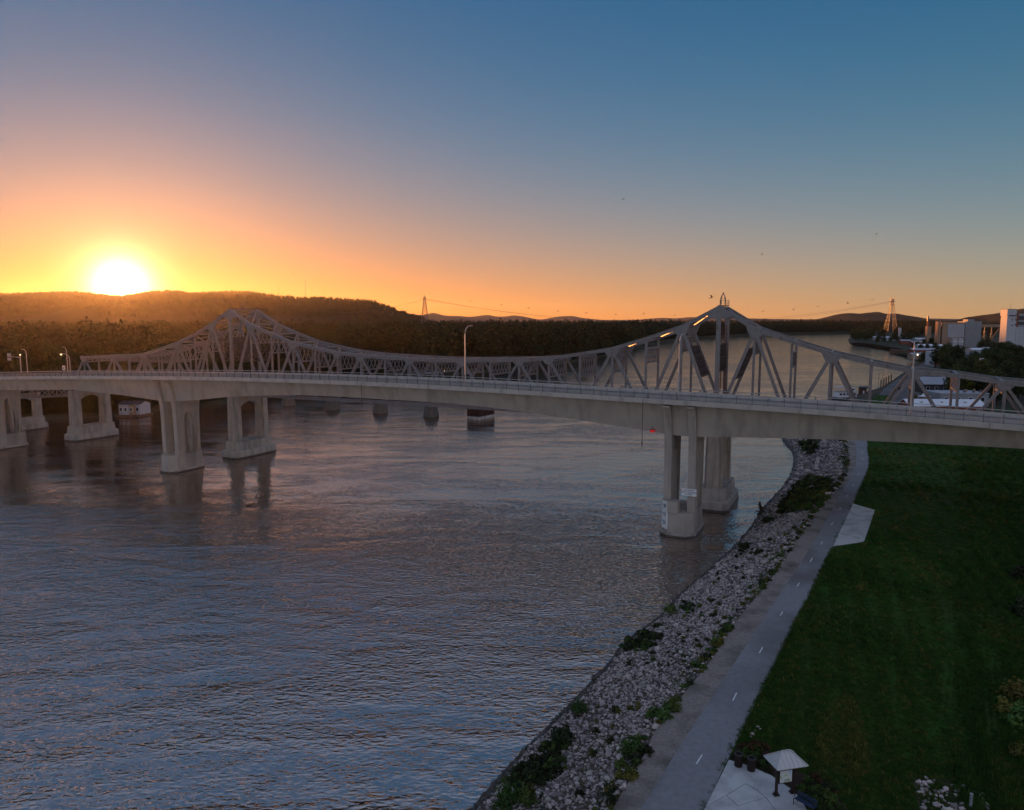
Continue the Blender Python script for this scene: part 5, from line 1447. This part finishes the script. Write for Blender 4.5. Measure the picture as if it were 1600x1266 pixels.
lp = lawn_poly
for q in range(140000):
    v_ = rnd.uniform(670, 1290); u_ = rnd.uniform(1085, 1980); p = onz(u_, v_, GZ)
    if p.y > 260 or not inside((p.x, p.y), lp) or inside((p.x, p.y), pad_q) or inside((p.x, p.y), bed_q): continue
    if on_track(p) and rnd.random() < .85: continue
    big = noise.noise(Vector((p.x * .08, p.y * .08, 3.3))); edge = u_ > 1500 + 30 * noise.noise(Vector((p.y * .2, 0, 0)))
    s_ = rnd.uniform(.8, 1.4) * (1 + .6 * big) * (1 + (p.y - 45) / 160)
    s_ *= 1 + .28 * math.sin((p.x * .93 - p.y * .36 + 1.2 * noise.noise(p * .05)) * 2 * math.pi / 2.6)      # mower passes
    k = 1 if (edge or big > .25) and rnd.random() < .6 else 0
    if rnd.random() < .05 + (.22 if noise.noise(Vector((p.x * .13, p.y * .07, 9.1))) > .3 else 0): k = 2
    gp.append(((p.x, p.y, GZ + .01), (0, 0, rnd.uniform(0, 6.28)), (s_, s_, s_ * (1.5 if edge else 1)), k))
for a, b in zip(pr_, pr_[1:]):                           # ragged edge along the path
    for q in range(int((b - a).length * 9)):
        p = a.lerp(b, rnd.random()) + Vector((rnd.gauss(.05, .16), 0, 0))
        if p.y > 200 or inside((p.x, p.y), pad_q) or inside((p.x, p.y), bed_q): continue
        s_ = rnd.uniform(.6, 1.5); gp.append(((p.x, p.y, GZ + .01), (0, 0, rnd.uniform(0, 6.28)), (s_, s_, s_), rnd.choice((0, 0, 1, 2))))
tag(scatter('lawn_grass', gp, turf), kind='stuff')
for a in ((1588, 1088, GZ, 1.6, 2, 'yellow green bush at the right edge of the lawn, upper one'), (1572, 1112, GZ, 1.3, 2, 'yellow green bush left in the pair at the lawn edge'), (1598, 1135, GZ, 1.7, 0, 'leafy green bush cut by the right edge of the frame'),
          (1592, 1180, GZ, 1.0, 2, 'low dry bush below the leafy bush at the right edge'), (1596, 905, GZ, 1.6, 1, 'dark bush on the far right of the lawn'), (1604, 960, GZ, 1.8, 1, 'dark bush at the right frame edge below the bridge'), (1530, 1256, GZ, .55, 0, 'small light green bush among the pale rocks')):
    shrub(*a)
# bed of pale rocks with a post
rb_c = onz(1485, 1242, GZ)
mb = MB(); mb.sheet([onz(x, y, GZ) for x, y in ((1425, 1210), (1462, 1214), (1505, 1226), (1540, 1240), (1556, 1290), (1440, 1290))], GZ + .03)
rbed = tag(mb.build('rock_bed', M['dirt']), kind='structure')
RP = [Vector((x, y, 0)) for x, y in ((1428, 1213), (1462, 1217), (1505, 1230), (1538, 1244), (1548, 1282), (1444, 1282))]
k = 0
while k < 130:
    x, y = rnd.uniform(1425, 1550), rnd.uniform(1210, 1285)
    if not inside((x, y), RP) or noise.noise(Vector((x * .05, y * .09, 5))) < -.12: continue
    k += 1; p = onz(x, y, GZ); sz = rnd.choice((.12, .15, .2, .28))
    inst('rock', rocks[rnd.randrange(6)], rbed, (p.x, p.y, GZ + .03 + sz * .25), 0, sz, rot=(rnd.uniform(-.5, .5), rnd.uniform(-.5, .5), rnd.uniform(0, 6.28)))
p = onz(1516, 1266, GZ)
o = thing('marker_post', p, 'grey square marker post in the bed of pale rocks', 'post')
inst('post', MB().box((0, 0, .6), (.14, .14, 1.25)).mesh('post', M['greyclad']), o); inst('cap', MB().box((0, 0, 1.25), (.18, .18, .06)).mesh('cap', M['galv']), o)

# ------------------------------------------------------------------ concrete pad, plaza, kiosk, bins, planting
pad = MB(); q = [onz(x, y, GZ) for x, y in ((1301.5, 854), (1333, 787.6), (1367, 797.5), (1350, 847))]
pad.prism([Vector((p.x, p.y, GZ - .1)) for p in q], (0, 0, .16))
tag(pad.build('concrete_pad', M['pad']), kind='structure')
plz = [(1138.5, 1187.5), (1160, 1194), (1181, 1201.5), (1205, 1212), (1224.5, 1225.5), (1242.5, 1237.5), (1254.5, 1252.5), (1262, 1268), (1274, 1305), (1080, 1305), (1100, 1265)]
mb = MB(); mb.sheet([onz(x, y, GZ) for x, y in plz], GZ + .022)
plaza = tag(mb.build('plaza', M['dirt']), kind='structure')
SL = [[(1138.8, 1188.2), (1160, 1194.4), (1181, 1202), (1205, 1212.5), (1224.3, 1226), (1242, 1238), (1254, 1253), (1261.5, 1268), (1273, 1304), (1228, 1304), (1212, 1268), (1197.2, 1246.8), (1182, 1235), (1165.2, 1225.2), (1134.8, 1243.2), (1102, 1262.5)],
      [(1135.2, 1243.9), (1165, 1226.1), (1181.5, 1235.8), (1196.2, 1246.8), (1153.5, 1260)],
      [(1101.5, 1263.4), (1134.4, 1244.2), (1153, 1260.8), (1196.4, 1247.5), (1211.3, 1268), (1227, 1304), (1081, 1304)]]
for s_ in SL:
    MB().prism([Vector((p.x, p.y, GZ + .0)) for p in (onz(x, y, GZ) for x, y in s_)], (0, 0, .05)).build('paving_slab', M['pad'], plaza)
mb = MB(); mb.sheet([onz(x, y, GZ) for x, y in ((1139, 1186.5), (1152, 1163), (1185, 1158), (1215, 1185), (1262, 1215), (1310, 1245), (1345, 1300), (1276, 1305), (1263, 1268), (1255.5, 1252), (1243.5, 1236.5), (1225.5, 1224.5), (1206, 1211), (1182, 1200.6), (1160.5, 1193))], GZ + .03)
bed = tag(mb.build('planting_bed', mat('bark_mulch', (.045, .028, .02), .95, .1, .35, 6, .03, 20)), kind='structure')
pA, pB = onz(1212.5, 1243.5, GZ), onz(1238, 1239.5, GZ)
ctr = (pA + pB) / 2; yaw = math.atan2(pB.y - pA.y, pB.x - pA.x); half = (pB - pA).length / 2
ctr.z = GZ + .05
o = thing('information_kiosk', ctr, 'brown information kiosk with a pale metal hipped roof on the plaza', 'kiosk'); o.rotation_euler = (0, 0, yaw)
for sx in (-1, 1):
    ps = inst('post', MB().box((sx * half, 0, 1.3), (.16, .16, 2.6)).mesh('post', M['brown']), o)
    inst('base_plate', MB().box((sx * half, 0, .05), (.42, .34, .10)).mesh('base_plate', M['brown']), ps)
    inst('base_collar', MB().box((sx * half, 0, .17), (.24, .24, .16)).mesh('base_collar', M['brown']), ps)
inst('cross_beam', MB().box((0, 0, 2.42), (2 * half + .9, .18, .2)).mesh('cross_beam', M['brown']), o)
inst('fascia_board', MB().box((0, -.80, 2.52), (2.3, .06, .16)).box((0, .80, 2.52), (2.3, .06, .16)).box((-1.15, 0, 2.52), (.06, 1.55, .16)).box((1.15, 0, 2.52), (.06, 1.55, .16)).mesh('fascia_board', M['brown']), o)
ex, ey, ez, rz_h, rl = 1.25, .92, 2.60, 3.42, .32
E_ = [(-ex, -ey, ez), (ex, -ey, ez), (ex, ey, ez), (-ex, ey, ez)]; RA, RB = (-rl, 0, rz_h), (rl, 0, rz_h)
metal_roof = mat('pale_standing_seam_metal', (.58, .57, .55), .42, .5, .06, 2.0, metal=.35)
for poly in ([E_[0], E_[1], RB, RA], [E_[1], E_[2], RB], [E_[2], E_[3], RA, RB], [E_[3], E_[0], RA]):
    pan = inst('roof_panel', MB().prism([Vector(v) for v in poly], (0, 0, -.04)).mesh('roof_panel', metal_roof), o)
    v = [Vector(p_) for p_ in poly]; m_ = MB()
    n_ = 7
    nrm_ = (v[1] - v[0]).cross(v[2] - v[0]).normalized()
    for j in range(1, n_):
        a = v[0].lerp(v[1], j / n_)
        if len(v) == 4:
            x = a.x; b = v[3].lerp(v[2], (j / n_ - .37) / .26 if .37 <= j / n_ <= .63 else 0) if .37 <= j / n_ <= .63 else (v[0].lerp(v[3], (j / n_) / .37) if j / n_ < .37 else v[1].lerp(v[2], (1 - j / n_) / .37))
        else: b = v[0].lerp(v[2], 2 * j / n_) if j / n_ <= .5 else v[1].lerp(v[2], 2 * (1 - j / n_))
        m_.bar(a + nrm_ * .012, b + nrm_ * .012, .03, .03)
    inst('standing_seam', m_.mesh('standing_seam', metal_roof), pan)
m_ = MB().bar(RA, RB, .12, .06)
for p_, r_ in ((E_[0], RA), (E_[1], RB), (E_[2], RB), (E_[3], RA)): m_.bar(Vector(p_) + Vector((0, 0, .02)), Vector(r_) + Vector((0, 0, .02)), .09, .05)
inst('ridge_cap', m_.mesh('ridge_cap', metal_roof), o)
map_m = bpy.data.materials.new('printed_trail_map'); map_m.use_nodes = True
nt = map_m.node_tree; tcn = nt.nodes.new('ShaderNodeTexCoord'); nz_ = nt.nodes.new('ShaderNodeTexNoise'); nz_.inputs['Scale'].default_value = 2.3; nz_.inputs['Detail'].default_value = 5
rp_ = nt.nodes.new('ShaderNodeValToRGB'); cr = rp_.color_ramp; cr.interpolation = 'CONSTANT'
cr.elements[0].color = (.45, .62, .78, 1); cr.elements[1].position = .42; cr.elements[1].color = (.68, .76, .80, 1)
for pos, c_ in ((.52, (.72, .74, .66, 1)), (.60, (.30, .55, .22, 1)), (.68, (.72, .70, .45, 1))):
    e_ = cr.elements.new(pos); e_.color = c_
nt.links.new(tcn.outputs['Object'], nz_.inputs['Vector']); nt.links.new(nz_.outputs['Fac'], rp_.inputs[0]); nt.links.new(rp_.outputs[0], nt.nodes['Principled BSDF'].inputs['Base Color'])
pw = 2 * half - .34
fr = inst('display_frame', MB().box((0, 0, 1.62), (pw + .12, .16, 1.42)).mesh('display_frame', M['brown']), o)
inst('map_panel', MB().box((.02, -.09, 1.62), (pw - .04, .03, 1.26)).mesh('map_panel', map_m), fr)
m_ = MB()
for z in (2.12, 2.02): m_.box((-.1, -.108, z), (pw * .5, .006, .035))
for z in (1.2, 1.14, 1.08): m_.box((.1, -.108, z), (pw * .45, .006, .02))
inst('map_lettering', m_.mesh('map_lettering', M['ink']), fr)
# bins
def bin_(px, py, label):
    p = onz(px, py, GZ); p.z = GZ + .05; o = thing('litter_bin', p, label, 'litter bin', 'litter bins beside the plaza')
    for k in range(22):
        a = 2 * math.pi * k / 22
        inst('slat', slat_me, o, (.30 * math.cos(a), .30 * math.sin(a), .5), a)
    inst('liner', MB().tube([(0, 0, .06), (0, 0, .9)], .265, 16).mesh('liner', M['black']), o)
    m_ = MB().loft([[(r_ * math.cos(2 * math.pi * k / 20), r_ * math.sin(2 * math.pi * k / 20), z) for k in range(20)] for r_, z in ((.20, .90), (.36, .90), (.37, .95), (.33, 1.02), (.21, 1.02), (.20, .90))], cap=False)
    inst('lid_ring', m_.mesh('lid_ring', M['brown']), o)
    inst('foot_ring', MB().tube([(0, 0, 0), (0, 0, .06)], .30, 20).mesh('foot_ring', M['brown']), o)
slat_me = MB().box((0, 0, 0), (.025, .06, .82)).mesh('slat', M['brown'])
bin_(1153.5, 1197.5, 'brown slatted litter bin nearest the path'); bin_(1173.5, 1204, 'brown slatted litter bin nearer the kiosk')
p = onz(1258, 1264, GZ); p.z = GZ + .05
o = thing('bench', p, 'dark metal bench with a loop arm at the plaza rim, cut by the frame', 'bench'); o.rotation_euler = (0, 0, -.9)
for x in (-.75, .75): inst('arm_loop', MB().tube([(x, -.25, 0), (x, -.28, .45), (x, -.2, .68), (x, 0, .74), (x, .2, .68), (x, .26, .45), (x, .25, 0)], .03, 6).mesh('arm_loop', M['black']), o)
for y in (-.18, -.06, .06, .18): inst('seat_slat', MB().box((0, y, .44), (1.5, .09, .03)).mesh('seat_slat', M['ink']), o)
for z in (.58, .70, .82): inst('back_slat', MB().box((0, .27, z), (1.5, .03, .08)).mesh('back_slat', M['ink']), o)
# plants in the bed
plant_me = [leafy('foliage', M['leaf_shrub'], 150, .32, .34, .05), leafy('foliage', M['leaf_dark'], 150, .34, .3, .05), leafy('foliage', mat('rusty_leaves', (.085, .045, .02), .8, .2, .3, 1.0, randcol=.3), 130, .32, .34, .045)]
pst_me = MB().tube([(0, 0, -.03), (0, 0, .2)], .02, 6, .008).mesh('stem', M['bark'])
def plants(poly, n_, kinds, label, group):
    P_ = [Vector((x, y, 0)) for x, y in poly]; xs = [p_[0] for p_ in poly]; ys = [p_[1] for p_ in poly]; got = []
    t = 0
    while len(got) < n_ and t < 4000:
        t += 1; x, y = rnd.uniform(min(xs), max(xs)), rnd.uniform(min(ys), max(ys)); p = onz(x, y, GZ)
        if not inside((x, y), P_) or any((p - g).length < .42 for g in got): continue
        got.append(p); o = thing('bed_plant', (p.x, p.y, GZ + .03), label, 'plant', group); s_ = rnd.uniform(.8, 1.35); o.scale = (s_, s_, s_)
        inst('foliage', plant_me[rnd.choice(kinds)], o, rz=rnd.uniform(0, 6)); inst('stem', pst_me, o)
plants([(1146, 1186), (1155, 1172), (1180, 1172), (1203, 1192), (1200, 1206), (1175, 1195)], 18, (0, 0, 1), 'low green plant in the mulch bed behind the litter bins', 'green plants behind the bins')
plants([(1155, 1168), (1185, 1160), (1200, 1172), (1180, 1174)], 8, (2,), 'rust coloured plant at the back of the bed behind the litter bins', 'rust coloured plants behind the bins')
plants([(1248, 1238), (1262, 1220), (1300, 1243), (1330, 1290), (1280, 1290), (1262, 1258)], 46, (0, 0, 1), 'low green plant in the bed right of the kiosk', 'green plants right of the kiosk')
plants([(1262, 1214), (1276, 1212), (1310, 1240), (1302, 1244)], 9, (2, 1), 'brownish plant along the outer rim of the bed right of the kiosk', 'brown plants on the bed rim')
# pale stones on the lawn beside the path
for x, y, s_ in ((1176, 1148, .22), (1180, 1143, .14), (1184, 1137, .16), (1173, 1152, .12), (1188, 1140, .1)):
    p = onz(x, y, GZ); o = inst('lawn_stone', rocks[int(x) % 6], None, (p.x, p.y, GZ + .06), x, s_); tag(o, 'pale stone lying in the scuffed grass above the litter bins', 'stone', 'pale stones in the scuffed grass')

# ------------------------------------------------------------------ birds
def bird_mesh(flap):
    m_ = MB().loft([[(.02 * c, y, .02 * s_) if False else (r_ * c, y, r_ * s_) for c, s_ in ((1, 0), (.7, .7), (0, 1), (-.7, .7), (-1, 0), (0, -1))] for y, r_ in ((-.30, .012), (-.18, .045), (0, .06), (.14, .045), (.22, .035), (.28, .008))])
    for sx in (-1, 1):
        m_.prism([(sx * .04, .10, .02), (sx * .28, .14, .02 + flap * .6), (sx * .60, -.02, .02 + flap), (sx * .30, -.02, .02 + flap * .6), (sx * .04, -.08, .02)], (0, 0, .015))
    m_.prism([(-.02, -.26, 0), (.02, -.26, 0), (.08, -.42, 0), (-.08, -.42, 0)], (0, 0, .012))
    return m_.mesh('bird', M['bird'])
birds = [bird_mesh(f) for f in (.22, .05, -.15)]
ORD = ['first', 'second', 'third', 'fourth', 'fifth', 'sixth', 'seventh', 'eighth', 'ninth', 'tenth', 'eleventh', 'twelfth', 'thirteenth', 'fourteenth', 'fifteenth', 'sixteenth']
row = [(735, 470), (783, 477), (826, 482), (872, 486), (916, 489), (962, 491), (1006, 491), (1054, 493), (1192, 487), (1240, 484), (1278, 479), (1325, 474), (1363, 468)]
def bird(px, py, d, sc, lab):
    p = Vector((0, 0, CAM_H)) + ray(px, py) * d
    o = inst('bird', birds[rnd.randrange(3)], None, p, 0, sc, rot=(rnd.uniform(-.4, .4), rnd.uniform(-.5, .5), rnd.uniform(0, 6.28))); tag(o, lab, 'bird', 'birds over the river')
for k, (x, y) in enumerate(row): bird(x, y, rnd.uniform(190, 230), 1.0, ORD[k] + ' tiny bird from the left in the row above the far hills')
for x, y, lab in ((1097, 84, 'tiny bird high up near the top of the sky'), (974, 311, 'tiny bird in mid sky left of the right tower'), (836, 311, 'faint tiny bird in mid sky, left one of two'), (1369, 366, 'tiny bird in the sky high above the twin topped pylon'), (1191, 397, 'tiny bird in the sky above the right truss slope'), (458, 427, 'tiny bird in the orange sky above the bluff')):
    bird(x, y, 180, .9, lab)
bird(1112, 465, 150, 1.5, 'larger bird gliding left of the right truss peak')
bird(110, 859, 95, 1.0, 'dark bird flying low over the river at the left')
